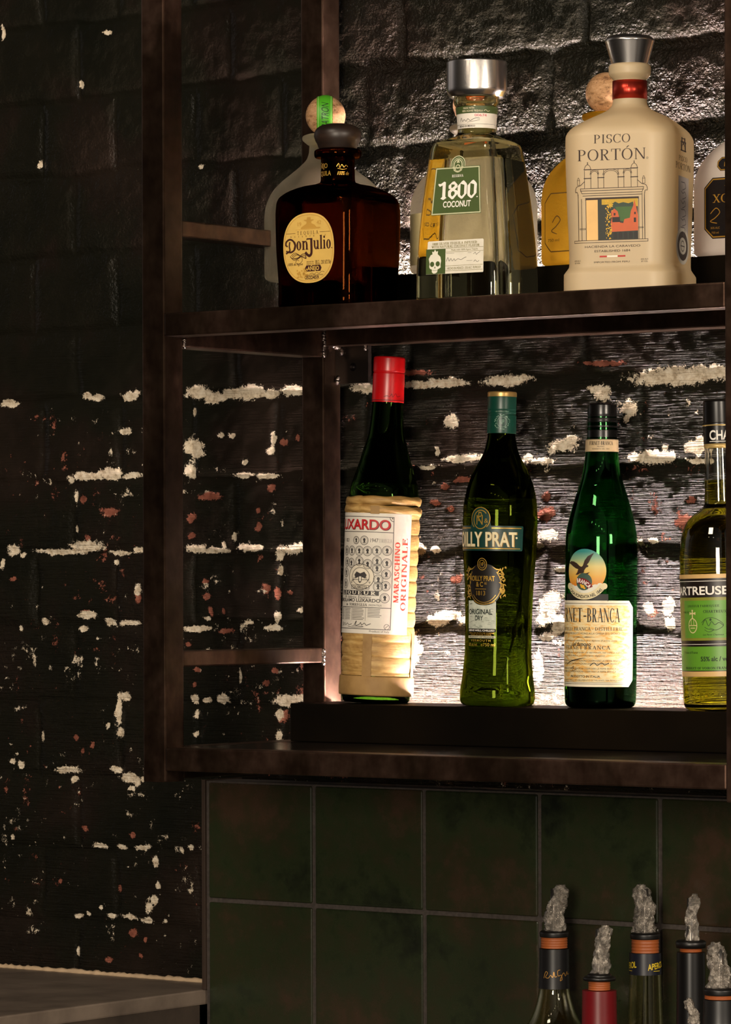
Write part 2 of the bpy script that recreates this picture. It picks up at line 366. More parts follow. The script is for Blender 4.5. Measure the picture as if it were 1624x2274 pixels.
def _rect(x0, y0, x1, y1): return [(x0, y0), (x1, y0), (x1, y1), (x0, y1)]
def _arc(cx, cy, rx, ry, a0, a1, W, t, n=18):
    o, i = [], []
    for k in range(n + 1):
        a = radians(a0 + (a1 - a0) * k / n)
        o.append((cx + rx * cos(a), cy + ry * sin(a))); i.append((cx + (rx - W) * cos(a), cy + (ry - t) * sin(a)))
    return [[o[k], o[k + 1], i[k + 1], i[k]] for k in range(n)]
def serif_glyph(c, T=.15, t=.045, s=.09):
    """a letter of a thick-and-thin roman with flat serifs, cap height 1: (polygons, advance)"""
    p = []
    V = lambda x, y0=0, y1=1, w=T: p.append(_rect(x - w / 2, y0, x + w / 2, y1))
    H = lambda y, x0, x1, w=t: p.append(_rect(x0, y - w / 2, x1, y + w / 2))
    D = lambda x0, y0, x1, y1, w: p.append([(x0 - w / 2, y0), (x0 + w / 2, y0), (x1 + w / 2, y1), (x1 - w / 2, y1)])
    A = lambda *a: p.extend(_arc(*a, T, t))
    S = lambda x, y, w=T: p.append(_rect(x - w / 2 - s, y - t / 2 + (t / 2 if y < .5 else -t / 2), x + w / 2 + s, y + t / 2 + (t / 2 if y < .5 else -t / 2)))
    e = t / 2
    if c == 'I': V(.2); S(.2, 0); S(.2, 1); return p, .42
    if c in 'PRB':
        V(.18); S(.18, 0); S(.18, 1); H(1 - e, .18, .34); A(.34, .74, .32, .26, -90, 90); H(.48 + e, .18, .34)
        if c == 'P': return p, .74
        if c == 'R': D(.62, 0, .36, .5, T * 1.05); S(.66, 0, T * .7); return p, .82
        A(.34, .255, .38, .255, -90, 90); H(e, .18, .34); return p, .80
    if c == 'D': V(.18); S(.18, 0); S(.18, 1); H(1 - e, .18, .34); H(e, .18, .34); A(.34, .5, .46, .5, -90, 90); return p, .90
    if c in 'OQÓ':
        A(.44, .5, .42, .52, 0, 360)
        if c == 'Q': D(.75, -.2, .48, .12, T)
        if c == 'Ó': D(.40, 1.08, .56, 1.26, .09)
        return p, .90
    if c in 'CG':
        A(.44, .5, .42, .52, 48, 312); V(.74, .68, .98, t * 1.3)
        if c == 'G': V(.72, .06, .44); H(.44, .56, .84); return p, .88
        V(.73, .04, .24, t); return p, .82
    if c == 'S': A(.32, .745, .27, .265, 30, 270); A(.32, .255, .29, .275, -150, 90); V(.55, .72, .96, t * 1.3); V(.07, .04, .30, t * 1.3); return p, .66
    if c == 'T': V(.38); S(.38, 0); H(1 - e, .03, .73); V(.05, .76, 1, t * 1.3); V(.71, .76, 1, t * 1.3); return p, .76
    if c == 'N': V(.16, 0, 1, t * 1.5); V(.80, 0, 1, t * 1.5); D(.78, 0, .18, 1, T); S(.16, 0, t); S(.80, 1, t); S(.10, 1, t); return p, .94
    if c == 'M': V(.15, 0, 1, t * 1.5); D(.52, 0, .18, 1, T); D(.52, 0, .86, 1, t * 1.5); V(.90); S(.15, 0, t); S(.90, 0); S(.12, 1, t); S(.92, 1); return p, 1.10
    if c == 'A': D(.10, 0, .42, 1, t * 1.5); D(.74, 0, .42, 1, T); H(.32, .2, .64); S(.10, 0, t); S(.74, 0); return p, .86
    if c == 'H': V(.18); V(.72); H(.5, .18, .72); [S(x, y) for x in (.18, .72) for y in (0, 1)]; return p, .92
    if c in 'EF':
        V(.18); S(.18, 0); S(.18, 1); H(1 - e, .18, .64); H(.5, .18, .52); V(.63, .76, 1, t * 1.3); V(.52, .38, .62, t)
        if c == 'E': H(e, .18, .68); V(.67, 0, .26, t * 1.3); return p, .76
        return p, .72
    if c == 'L': V(.18); S(.18, 0); S(.18, 1); H(e, .18, .64); V(.63, 0, .28, t * 1.3); return p, .72
    if c == 'U': V(.18, .3, 1); V(.76, .3, 1, t * 1.5); A(.44, .32, .335, .335, 180, 360); S(.18, 1); S(.76, 1, t); return p, .94
    if c == 'X': D(.14, 1, .72, 0, T); D(.14, 0, .72, 1, t * 1.5); [S(x, y, T * .6) for x in (.14, .72) for y in (0, 1)]; return p, .86
    if c == 'V': D(.42, 0, .12, 1, T); D(.42, 0, .74, 1, t * 1.5); S(.12, 1, T * .6); S(.74, 1, t); return p, .86
    if c == 'W': D(.36, 0, .12, 1, T); D(.36, 0, .56, 1, t * 1.5); D(.80, 0, .56, 1, T); D(.80, 0, 1.02, 1, t * 1.5); S(.12, 1, T * .6); S(1.02, 1, t); return p, 1.14
    if c == '-': H(.40, .06, .32, .09); return p, .38
    if c == 'o': A(.30, .33, .29, .35, 0, 360); return p, .62
    if c == 'i': V(.17, 0, .66); S(.17, 0); H(.64, .02, .2); p.extend(_arc(.17, .88, .10, .10, 0, 360, .1, .1, 10)); return p, .36
    if c == 'l': V(.17, 0, 1.02); S(.17, 0); H(1.0, .02, .2); return p, .36
    if c == 'n': V(.17, 0, .66); S(.17, 0); H(.64, .02, .2); V(.58, 0, .42); S(.58, 0); A(.40, .42, .255, .25, 0, 150); return p, .76
    if c == 'u': V(.17, .24, .66); H(.64, .02, .2); V(.58, 0, .66); H(.64, .42, .6); A(.35, .25, .255, .26, 180, 345); H(e, .56, .74); return p, .78
    return p, .4

class Layer:
    """flat artwork in mm (u along the girth from the middle of the front, z up) laid onto a bottle's skin"""
    def __init__(s, shape, off): s.sh, s.off, s.v, s.f, s.lift, s.n = shape, off, [], [], [], 0
    def add(s, pts, faces, each=False):
        # overlapping strokes lie a hair above one another so that they never share a surface
        k = len(s.v); up = [0] * len(pts)
        if each:
            for f in faces:
                s.n += 1
                for i in f: up[i] = s.n % 9
        else:
            s.n += 1; up = [s.n % 9] * len(pts)
        s.lift += [u * .012 for u in up]
        s.v += [tuple(map(float, p)) for p in pts]; s.f += [tuple(i + k for i in f) for f in faces]
    def poly(s, pts):
        tri = tessellate_polygon([[Vector((x, y, 0)) for x, y in pts]]); s.add(pts, [tuple(t) for t in tri]); return s
    def rect(s, u0, z0, u1, z1): s.add([(u0, z0), (u1, z0), (u1, z1), (u0, z1)], [(0, 1, 2, 3)]); return s
    def frame(s, u0, z0, u1, z1, w):
        s.rect(u0, z0, u1, z0 + w); s.rect(u0, z1 - w, u1, z1); s.rect(u0, z0 + w, u0 + w, z1 - w); s.rect(u1 - w, z0 + w, u1, z1 - w); return s
    def ring(s, u, z, ru, rz, w, a0=0, a1=360, n=36):
        for q in _arc(u, z, ru, rz, a0, a1, w, w, n): s.add(q, [(0, 1, 2, 3)])
        return s
    def disc(s, u, z, ru, rz=None, n=36):
        rz = rz or ru; s.add([(u, z)] + [(u + ru * cos(2 * pi * i / n), z + rz * sin(2 * pi * i / n)) for i in range(n)], [(0, i + 1, (i + 1) % n + 1) for i in range(n)]); return s
    def stroke(s, pts, w, taper=False):
        pts = [np.array(p, float) for p in pts]
        L = len(pts)
        if L > 2:
            f = []
            for i in range(L - 1):
                p0, p1, p2, p3 = pts[max(i - 1, 0)], pts[i], pts[i + 1], pts[min(i + 2, L - 1)]
                for t in np.linspace(0, 1, 7)[:-1]:
                    f.append(.5 * (2 * p1 + (p2 - p0) * t + (2 * p0 - 5 * p1 + 4 * p2 - p3) * t * t + (3 * p1 - p0 - 3 * p2 + p3) * t ** 3))
            pts = f + [pts[-1]]
        n = len(pts); lr = []
        for i in range(n):
            d = pts[min(i + 1, n - 1)] - pts[max(i - 1, 0)]; d = d / (np.linalg.norm(d) + 1e-9)
            k = w / 2 * (sin(pi * (i + .6) / (n + .2)) if taper else 1); q = np.array((-d[1], d[0])) * k
            lr += [pts[i] + q, pts[i] - q]
        s.add(lr, [(2 * i, 2 * i + 1, 2 * i + 3, 2 * i + 2) for i in range(n - 1)]); return s
    def _lay(s, runs, u, z, h, w, align, rot, slant, arc, each=False):
        total = runs[-1][2] if runs else 0
        kx = (w / total) if w else h
        x0 = {'c': -total * kx / 2, 'l': 0, 'r': -total * kx}[align]
        cr, sr = cos(radians(rot)), sin(radians(rot))
        for v, f, _, dx in runs:
            q = []
            for x, y in v:
                X, Y = (x + dx) * kx + x0 + slant * y * h, y * h
                if arc:            # bend the line of text along a circle of radius |arc| (negative: smile)
                    a = X / arc; R = arc + Y
                    X, Y = R * sin(a), R * cos(a) - arc
                q.append((u + X * cr - Y * sr, z + X * sr + Y * cr))
            s.add(q, f, each)
    def text(s, st, u, z, h, w=None, align='c', bold=False, rot=0, slant=0, gap=0.0, arc=None):
        x = 0; runs = []
        for ch in st:
            if ch == ' ' or (ch, bold) not in GL: x += .38; continue
            v, f, adv = GL[(ch, bold)]; runs.append((v, f, x + adv, x)); x += adv + gap
        s._lay(runs, u, z, h, w, align, rot, slant, arc); return s
    def serif(s, st, u, z, h, w=None, align='c', rot=0, T=.15, t=.045, sf=.09, gap=.05, arc=None):
        x = 0; runs = []
        for ch in st:
            if ch == ' ': x += .35; continue
            ps, adv = serif_glyph(ch, T, t, sf); v, f = [], []
            for p in ps:
                k = len(v); v += p
                f.append(tuple(range(k, k + len(p))))
            runs.append((v, f, x + adv, x)); x += adv + gap
        s._lay(runs, u, z, h, w, align, rot, 0, arc, True); return s
    def make(s, name, m, parent, du=2.5, dz=6.0):
        if not s.v: return None
        bm = bmesh.new(); bv = [bm.verts.new((x, y, l)) for (x, y), l in zip(s.v, s.lift)]
        for f in s.f:
            try: bm.faces.new([bv[i] for i in f])
            except ValueError: pass
        a = np.array(s.v)
        for ax, d in ((0, du), (1, dz)):
            lo, hi = a[:, ax].min(), a[:, ax].max(); k = math.floor(lo / d) + 1
            while k * d < hi:
                co = [0, 0, 0]; no = [0, 0, 0]; co[ax] = k * d; no[ax] = 1
                bmesh.ops.bisect_plane(bm, geom=bm.verts[:] + bm.edges[:] + bm.faces[:], plane_co=co, plane_no=no, dist=1e-5); k += 1
        bmesh.ops.recalc_face_normals(bm, faces=bm.faces[:])
        for f in bm.faces:
            if f.normal.z < 0: f.normal_flip()
        for v in bm.verts:
            x, y, z = s.sh.at(v.co.x, v.co.y, s.off + v.co.z); v.co = (x / 1000, y / 1000, z / 1000)
        return bm_obj(name, bm, m, parent, name.split('_')[0] in ('label', 'neck', 'kraft', 'emblem', 'side', 'printed', 'garden', 'gate') and 'lettering' not in name)

def skin(sh, zs, n, off=0.0):
    ph = np.linspace(0, 2 * pi, n, endpoint=False); out = []
    for z in zs:
        r = sh.polar(z, ph, off); out.append([(float(r[i] * sin(ph[i])) / 1000, float(-r[i] * cos(ph[i])) / 1000, z / 1000) for i in range(n)])
    return out
def zlist(sh, z0, z1, step=2.0):
    zs = set(np.arange(z0, z1, step).tolist()) | {z for z in sh.z if z0 <= z <= z1} | {z0, z1}
    zs = sorted(zs); out = [zs[0]]
    for z in zs[1:]:
        if z - out[-1] > .25: out.append(z)
    out[-1] = z1; return out
def body(name, sh, m, parent, z0, z1, n=96, off=0.0, cavity=None, step=2.0, top_cap=True, bottom_cap=True, embed=None):
    """closed bottle skin from z0 to z1; cavity = (level, wall) leaves an air space above the liquid"""
    V, F = [], []
    def rings(rs, flip):
        k = len(V)
        for r in rs: V.extend(r)
        for j in range(len(rs) - 1):
            for i in range(n):
                q = (k + j * n + i, k + j * n + (i + 1) % n, k + (j + 1) * n + (i + 1) % n, k + (j + 1) * n + i)
                F.append(q[::-1] if flip else q)
    def cap(r, up):
        k = len(V); V.extend(r); F.append(tuple(range(k, k + n)) if up else tuple(reversed(range(k, k + n))))
    rs = skin(sh, zlist(sh, z0, z1, step), n, off); rings(rs, False)
    if bottom_cap: cap(rs[0], False)
    if top_cap: cap(rs[-1], True)
    if cavity:
        lv, wall = cavity; cs = skin(sh, zlist(sh, lv, z1 - 4, step), n, off - wall); rings(cs, True); cap(cs[0], True); cap(cs[-1], False)
    return link_mesh(name, V, F, m, parent)
def stand(name, X, Y, Z, rz, tilt, label, cat='bottle', group=None):
    o = empty(name, (X, Y, Z), label, cat, group)
    ax = Vector((-sin(radians(37)), cos(radians(37)), 0))
    o.rotation_euler = (Matrix.Rotation(radians(tilt), 3, ax) @ Matrix.Rotation(radians(rz), 3, 'Z')).to_euler()
    return o

INK = plain((34, 20, 18)); BLK = plain((14, 12, 11)); WHT = plain((238, 232, 222)); CREAM = plain((236, 222, 190)); GOLD = plain((206, 160, 70), .35, .6); RED = plain((190, 18, 22), .4)

# ------------------------------------------------------------------ wall of painted brick
FLAKE_WHITE="-452,2100,3,9;-338,2035,4,4;-301,2088,6,3;-400,1953,3,4;-173,1937,4,3;-331,1700,8,4;-317,1698,9,4;-270,1699,13,5;-177,1700,18,7;-156,1695,18,6;-129,1698,15,5;-106,1698,21,8;-79,1695,13,5;-51,1698,13,6;-445,1695,14,4;-184,1680,3,5;-278,1663,9,4;-183,1642,14,8;-178,1636,10,5;-188,1617,9,8;-144,1654,4,3;-131,1654,4,3;-77,1648,3,8;-80,1635,5,4;-114,1625,4,3;-331,1615,27,4;-298,1617,19,6;-270,1614,16,3;-357,1612,5,4;-118,1612,14,3;-85,1611,15,3;-348,1593,3,9;-347,1558,3,4;-334,1540,24,6;-371,1534,37,3;-287,1533,16,3;-262,1535,8,3;-440,1536,8,6;-426,1530,4,3;-453,1521,4,6;-385,1534,5,4;-182,1536,13,5;-157,1533,21,3;-111,1536,15,4;-98,1538,8,3;-72,1529,6,8;-51,1534,18,6;-130,1546,3,5;-143,1540,3,3;-70,1513,3,5;-291,1522,3,3;-260,1493,5,5;-335,1465,15,4;-394,1458,5,4;-430,1451,3,3;-300,1459,8,5;-274,1457,16,3;-340,1451,7,3;-169,1463,5,3;-113,1459,6,3;-78,1453,12,4;-75,1464,5,5;-178,1452,21,3;-43,1471,4,3;-282,1380,9,5;-288,1362,4,15;-286,1341,5,5;-300,1347,3,4;-396,1334,3,6;-181,1379,5,5;-165,1377,6,3;-144,1378,8,5;-179,1363,3,5;-62,1379,15,6;-47,1380,13,4;-70,1342,4,6;-70,1364,5,6;-181,1342,3,3;-121,1404,3,7;-123,1398,4,3;-441,1305,5,3;-428,1301,6,5;-361,1299,19,4;-292,1301,8,4;-274,1293,12,6;-263,1289,5,5;-269,1281,5,3;-352,1288,5,4;-255,1291,4,3;416,1697,56,9;388,1696,18,6;460,1698,18,7;215,1699,30,6;140,1700,28,5;107,1698,19,4;42,1697,19,5;330,1683,10,8;320,1687,9,3;362,1668,8,9;358,1658,4,4;149,1660,9,7;285,1634,17,6;294,1637,9,5;271,1629,6,5;388,1619,24,7;371,1619,12,4;402,1620,12,6;167,1622,28,4;215,1619,27,3;119,1616,12,3;259,1618,18,3;438,1628,12,6;443,1634,5,4;438,1616,12,3;402,1629,4,4;133,1631,3,6;244,1623,6,3;106,1533,9,7;128,1532,6,3;267,1546,12,5;256,1536,4,3;390,1539,6,3;373,1538,4,3;143,1466,18,5;130,1461,12,7;164,1461,8,4;267,1476,9,14;273,1481,9,10;279,1457,9,10;261,1464,8,6;267,1447,9,5;103,1434,8,15;109,1431,6,6;184,1420,5,12;255,1416,6,14;407,1476,7,9;408,1460,7,6;384,1474,6,5;282,1512,9,3;-255,1220,11,3;-284,1219,7,3;-315,1218,11,3;-238,1205,4,6;-234,1180,4,4;-240,1165,5,6;-247,1156,5,6;-274,1145,13,3;-300,1144,7,3;-251,1143,11,3;-315,1153,3,3;-333,1146,3,3;-188,1221,5,3;-203,1219,3,3;-347,1143,6,3;-226,1142,3,3;-441,1224,3,3;-190,1176,3,3;-347,1104,3,6"
FLAKE_RED="-301,1577,13,5;-338,1590,6,5;-332,1548,4,5;-163,1590,16,5;-187,1567,6,5;-186,1550,5,3;-80,1597,6,4;-98,1558,4,5;-98,1575,3,3;-64,1643,6,4;-46,1649,3,4;-437,1505,5,3;-260,1486,4,6;-336,1466,7,5;-169,1501,5,3;-166,1486,6,4;-88,1495,6,6;-74,1488,4,7;-55,1489,4,3;-162,1470,4,6;-143,1470,3,3;-142,1450,10,3;-180,1408,5,3;-184,1393,3,3;-86,1396,4,3;-324,1327,3,4;-347,1333,3,3;-340,1321,3,3;-65,1362,8,7;-75,1409,4,3;-192,1435,4,3;265,1567,11,7;131,1579,8,3;164,1601,11,3;149,1574,6,3;265,1584,5,5;431,1577,6,3;359,1550,4,3;426,1556,12,7;155,1503,8,5;387,1471,6,6;143,1596,6,3;331,1712,30,3;95,1710,31,3;-336,1236,5,3;-288,1176,4,4;-269,1129,7,4;-302,1099,5,3;-268,1232,4,3;-250,1122,3,3;-371,1179,3,3;-259,1103,3,3"
def vnoise(x, z, cell, seed):
    rng = np.random.RandomState(seed); g = rng.rand(256, 256)
    fx, fz = x / cell, z / cell; ix, iz = np.floor(fx).astype(int), np.floor(fz).astype(int)
    tx, tz = fx - ix, fz - iz; tx = tx * tx * (3 - 2 * tx); tz = tz * tz * (3 - 2 * tz)
    a, b, c, d = g[ix % 256, iz % 256], g[(ix + 1) % 256, iz % 256], g[ix % 256, (iz + 1) % 256], g[(ix + 1) % 256, (iz + 1) % 256]
    return (a * (1 - tx) + b * tx) * (1 - tz) + (c * (1 - tx) + d * tx) * tz
def fbm(x, z, cell, seed, oct=3):
    s = 0; k = 1; n = 0
    for i in range(oct): s = s + k * vnoise(x, z, cell / 2 ** i, seed + i * 17); n += k; k *= .5
    return s / n - .5
WALL_Y = .300
COURSES = [.80, .885, .97, 1.05, 1.135, 1.2155, 1.293, 1.372, 1.4555, 1.531, 1.6115, 1.696, 1.7705, 1.853, 1.937, 2.019, 2.101, 2.184, 2.266, 2.35]
STRETCH = set(range(1, 19, 2))      # courses of stretchers and of headers take turns
def build_wall():
    x0, x1, z0, z1, d = -.75, .95, .98, 2.28, .0021
    nx, nz = int((x1 - x0) / d), int((z1 - z0) / d)
    X, Z = np.meshgrid(np.linspace(x0, x1, nx), np.linspace(z0, z1, nz))
    Xw = X + .004 * fbm(X, Z, .05, 3) * 2; Zw = Z + .005 * fbm(X, Z, .09, 5) * 2 + .004 * fbm(X, Z, .03, 8)
    cz = np.array(COURSES); row = np.clip(np.searchsorted(cz, Zw.ravel()) - 1, 0, len(cz) - 2).reshape(Zw.shape)
    dz = np.minimum(Zw - cz[row], cz[row + 1] - Zw)
    rng = np.random.RandomState(4)
    dx = np.ones_like(X); bid = np.zeros(X.shape, int)
    for r in range(len(cz) - 1):
        m = row == r
        if not m.any(): continue
        p = .2185 if r in STRETCH else .1105; ph = -.347 if r in STRETCH else -.400
        js = ph + p * np.arange(-6, 14) + rng.uniform(-.006, .006, 20)
        x = Xw[m]; k = np.clip(np.searchsorted(js, x) - 1, 0, 18)
        dx[m] = np.minimum(x - js[k], js[k + 1] - x); bid[m] = r * 31 + k
    off = rng.uniform(-1, 1, 2000); tl = rng.uniform(-1, 1, 2000); tz = rng.uniform(-1, 1, 2000)
    # joints: broad soft grooves, deeper high up, clogged with paint lower down
    up = np.clip((Z - 1.70) / .12, 0, 1) * np.clip((X + .02) / .12, 0, 1)
    deep = .0029 + .0027 * up + .003 * fbm(X, Z, .07, 21)
    deep = np.clip(deep, .0006, .01)
    g = np.maximum(np.exp(-(dz / .0065) ** 2), .8 * np.exp(-(dx / .0055) ** 2))
    edge = np.maximum(np.exp(-(dz / .015) ** 2), np.exp(-(dx / .013) ** 2))
    H = .0013 * off[bid] + .0011 * fbm(X, Z, .045, 31, 4) * 2 + .0012 * fbm(X, Z, .012, 41, 3) - deep * g - (.0004 + .0014 * up) * edge * (1 + fbm(X, Z, .03, 51) * 2)
    upz = np.clip((Z - 1.735) / .06, 0, 1)
    # the paint skin: brushed hard low down, smoother in the middle courses, coarse again behind the upper shelf
    right = np.clip((X + .03) / .08, 0, 1)
    amp = 1 - .62 * np.clip((Z - 1.535) / .09, 0, 1) * (1 - upz) - .45 * np.clip((Z - 1.93) / .12, 0, 1)
    amp = amp * (.50 + .50 * right - .28 * upz * (1 - right)) * (.75 + .9 * vnoise(X, Z, .06, 131))
    amp = np.clip(amp, .05, 1.2)
    rough = .25 + .75 * up
    H += rough * (.0016 * fbm(X, Z, .010, 61, 3) * 2 + .0010 * fbm(X, Z, .025, 71, 2) * 2)
    W = np.zeros_like(X); R = np.zeros_like(X)
    Xd = X + .006 * fbm(X, Z, .02, 81) ; Zd = Z + .006 * fbm(X, Z, .02, 91)
    for data, T in ((FLAKE_WHITE, W), (FLAKE_RED, R)):
        for e in data.split(';'):
            cx, c2, rx, rz = (int(v) / 1000 for v in e.split(','))
            rx = max(rx, .003) * 1.05; rz = max(rz, .003) * 1.05
            i0, i1 = max(int((cx - 2.2 * rx - x0) / d), 0), int((cx + 2.2 * rx - x0) / d) + 1
            j0, j1 = max(int((c2 - 2.2 * rz - z0) / d), 0), int((c2 + 2.2 * rz - z0) / d) + 1
            s = (slice(j0, j1), slice(i0, i1))
            if T[s].size == 0: continue
            q = ((Xd[s] - cx) / rx) ** 2 + ((Zd[s] - c2) / rz) ** 2
            T[s] = np.maximum(T[s], .95 * np.exp(-.75 * q ** 1.3))
    # stray chips low on the wall
    low = np.clip((1.705 - Z) / .03, 0, 1)
    W = np.maximum(W, low * np.clip(vnoise(X, Z, .011, 101) * 1.0 - .60, 0, 1) * 1.45 * np.clip(vnoise(X, Z, .07, 102) * 1.6 - .2, 0, 1))
    R = np.maximum(R, low * np.clip(vnoise(X, Z, .014, 111) * 1.0 - .60, 0, 1) * 1.5 * np.clip(vnoise(X, Z, .08, 112) * 1.6 - .3, 0, 1))
    W = np.maximum(W, low * np.clip(vnoise(X, Z, .0055, 103) - .66, 0, 1) * 1.7 * np.clip(vnoise(X, Z, .05, 104) * 1.9 - .5, 0, 1))
    R = np.maximum(R, low * np.clip(vnoise(X, Z, .007, 113) - .66, 0, 1) * 1.7 * np.clip(vnoise(X, Z, .06, 114) * 1.9 - .6, 0, 1))
    H -= .0008 * np.clip(np.maximum(W, R) * 2 - .6, 0, 1)
    Y = WALL_Y - H
    co = np.stack([X, Y, Z], -1).reshape(-1, 3).astype(np.float32)
    idx = np.arange(nx * nz).reshape(nz, nx)
    F = np.stack([idx[:-1, :-1], idx[:-1, 1:], idx[1:, 1:], idx[1:, :-1]], -1).reshape(-1, 4)
    me = bpy.data.meshes.new('wall_back'); me.vertices.add(len(co)); me.vertices.foreach_set('co', co.ravel())
    me.loops.add(F.size); me.loops.foreach_set('vertex_index', F.ravel().astype(np.int32))
    me.polygons.add(len(F)); me.polygons.foreach_set('loop_start', np.arange(0, F.size, 4, dtype=np.int32))
    me.update(calc_edges=True); me.polygons.foreach_set('use_smooth', np.ones(len(F), bool))
    at = me.attributes.new('flake', 'FLOAT_COLOR', 'POINT')
    at.data.foreach_set('color', np.stack([W, R, upz, amp], -1).reshape(-1).astype(np.float32))
    me.materials.append(brick_mat()); o = bpy.data.objects.new('wall_back', me); COL.objects.link(o)
    structure(o)
build_wall()

# ------------------------------------------------------------------ tiled splashback, trim, counters
def build_tiles():
    bm = bmesh.new(); rr = random.Random(3)
    xs = [-.117 + .1378 * i for i in range(9)]; zt = [1.297, 1.1745, 1.0365, .8985]
    for i in range(len(xs) - 1):
        for j in range(len(zt) - 1):
            k = rr.uniform(-.0006, .0006)
            add_box(bm, xs[i] + .0022, xs[i + 1] - .0022, .2395 + k, .252, zt[j + 1] + .0022, zt[j] - .0022, .0022, 3)
    o = bm_obj('wall_lower', bm, tile_mat()); structure(o)
    g = box('grout', -.119, xs[-1], .2415, .290, .88, 1.2965, grout_mat(), o, 0)
    t = box('trim_1', -.1235, -.1190, .2385, .300, 1.0818, 1.2975, plain((58, 46, 38), .5, .3), None, .0005); structure(t)
build_tiles()
led_m, lt, lb = nt('led_diffuser')
P(lb, color=(.8, .8, .8), emit=LED_COL, es=LED_LOW)
led_m2, lt, lb = nt('led_diffuser_upper'); P(lb, color=(.8, .8, .8), emit=LED_COL, es=LED_HIGH)

c = empty('concrete_counter', (-.5, 0, 1.0), 'dark grey concrete counter end below the flaking brick wall', 'counter')
def at0(o, root):
    o.parent = root; o.matrix_parent_inverse = Matrix.Translation(root.location).inverted(); return o
CM = counter_mat('worn_concrete', (.085, .064, .050), (.20, .155, .12), .45)
CM2 = counter_mat('dark_concrete_face', (.018, .012, .008), (.055, .038, .026), .7)
at0(box('worktop', -1.0, -.1225, -.60, .2995, 1.066, 1.0818, CM, None, .002), c)
at0(box('panel', -.99, -.1240, -.59, .236, .60, 1.0662, CM2, None, .001), c)
def sealant():
    pts = []; rr = random.Random(5)
    bm = bmesh.new(); prev = None
    for i in range(150):
        x = -.74 + .6 * i / 149; r = .0028 + rr.uniform(-.0008, .0008); ring = []
        for k in range(8):
            a = 2 * pi * k / 8; ring.append(bm.verts.new((x, .2955 + r * 1.2 * cos(a), 1.0828 + r * (.9 + .3 * rr.random()) * sin(a) + rr.uniform(-.0004, .0004))))
        if prev:
            for k in range(8): bm.faces.new((prev[k], ring[k], ring[(k + 1) % 8], prev[(k + 1) % 8]))
        prev = ring
    return bm_obj('sealant_bead', bm, plain((190, 165, 135), .15), None, True)
at0(sealant(), c)
b = empty('back_bar', (.4, 0, .45), 'dark back bar top under the pour bottles', 'counter')
at0(box('worktop', -.118, .98, -.30, .2385, .865, .900, CM2, None, .003), b)

# ------------------------------------------------------------------ the welded steel shelving
fr = empty('steel_shelf_frame', (0, 0, 1.309), 'welded brown square-tube steel shelf frame fixed in front of the brick wall', 'shelf')
def part(name, *a, m=STEEL, bev=.0016): return at0(box(name, *a, m, None, bev), fr)
part('front_post', 0, .028, 0, .028, 1.309, 2.30)
part('rear_post', 0, .028, .250, .278, 1.330, 2.30)
part('front_post', .657, .685, 0, .028, 1.309, 2.30)
part('rear_post', .657, .685, .250, .278, 1.330, 2.30)
for zb, zt in ((1.736, 1.758), (1.320, 1.342)): part('front_rail', .0278, .6572, 0, .028, zb, zt)
part('rear_rail', .0278, .6572, .250, .278, 1.738, 1.7578)
part('rear_rail', .0278, .6572, .250, .278, 1.322, 1.3418)
for x in (0, .657):
    part('side_rail', x, x + .028, .0278, .2502, 1.727, 1.758)
    part('side_rail', x, x + .028, .0278, .2502, 1.3115, 1.342)
    part('crossbar', x + .004, x + .0275, .0278, .2502, 1.833, 1.849)
    part('crossbar', x + .004, x + .0275, .0278, .2502, 1.419, 1.4345)
def bracket():
    bm = bmesh.new(); n = 24; x0, x1, z0, z1 = .0275, .069, 1.7005, 1.7385; cx, cz, r = .0500, 1.7170, .0042
    P0 = []
    for i in range(n):
        a = 2 * pi * i / n + pi / 4; k = 1 / max(abs(cos(a)), abs(sin(a)))
        P0.append(((x0 + x1) / 2 + (x1 - x0) / 2 * k * cos(a), (z0 + z1) / 2 + (z1 - z0) / 2 * k * sin(a), cx + r * cos(a), cz + r * sin(a)))
    L = []
    for y in (.2700, .2755): L.append(([bm.verts.new((p[0], y, p[1])) for p in P0], [bm.verts.new((p[2], y, p[3])) for p in P0]))
    for i in range(n):
        j = (i + 1) % n
        (a, b_), (c_, d_) = L
        for q in ((a[i], a[j], b_[j], b_[i]), (c_[j], c_[i], d_[i], d_[j]), (a[j], a[i], c_[i], c_[j]), (b_[i], b_[j], d_[j], d_[i])): bm.faces.new(q)
    bmesh.ops.recalc_face_normals(bm, faces=bm.faces[:])
    pl = bm_obj('mounting_plate', bm, PANEL); at0(pl, fr)
    m2, t2, b2 = nt('bolt_steel'); P(b2, metal=1, color=(.06, .05, .05), rough=.35)
    bo = lathe('bolt', [(0, 4), (4, 4)], m2, None, 20); bo.location = (cx, .2785, cz); bo.rotation_euler = (radians(90), 0, 0)
    bpy.context.view_layer.update(); w = bo.matrix_world.copy(); bo.parent = pl; bo.matrix_parent_inverse = Matrix.Translation(fr.location).inverted() @ Matrix.Identity(4)
    bo.matrix_parent_inverse = (Matrix.Translation(fr.location) @ Matrix.Translation(fr.location).inverted()).inverted()
bracket()
def weld(pts, r, seed):
    rr = random.Random(seed); bm = bmesh.new(); out = []
    for i in range(len(pts) - 1):
        a, b_ = Vector(pts[i]), Vector(pts[i + 1]); n = max(2, int((b_ - a).length / (r * .4)))
        for k in range(n):
            p = a.lerp(b_, k / n) + Vector([rr.uniform(-1, 1) * r * .22 for _ in range(3)]); q = r * rr.uniform(.65, .95)
            bmesh.ops.create_icosphere(bm, subdivisions=2, radius=q, matrix=Matrix.Translation(p))
    return at0(bm_obj('weld_bead', bm, WELD, None, True), fr)
weld([(.029, .2495, 1.7275), (.029, .2495, 1.757)], .0028, 1)
weld([(.0295, .262, 1.739), (.034, .270, 1.736), (.036, .269, 1.730)], .0032, 2)
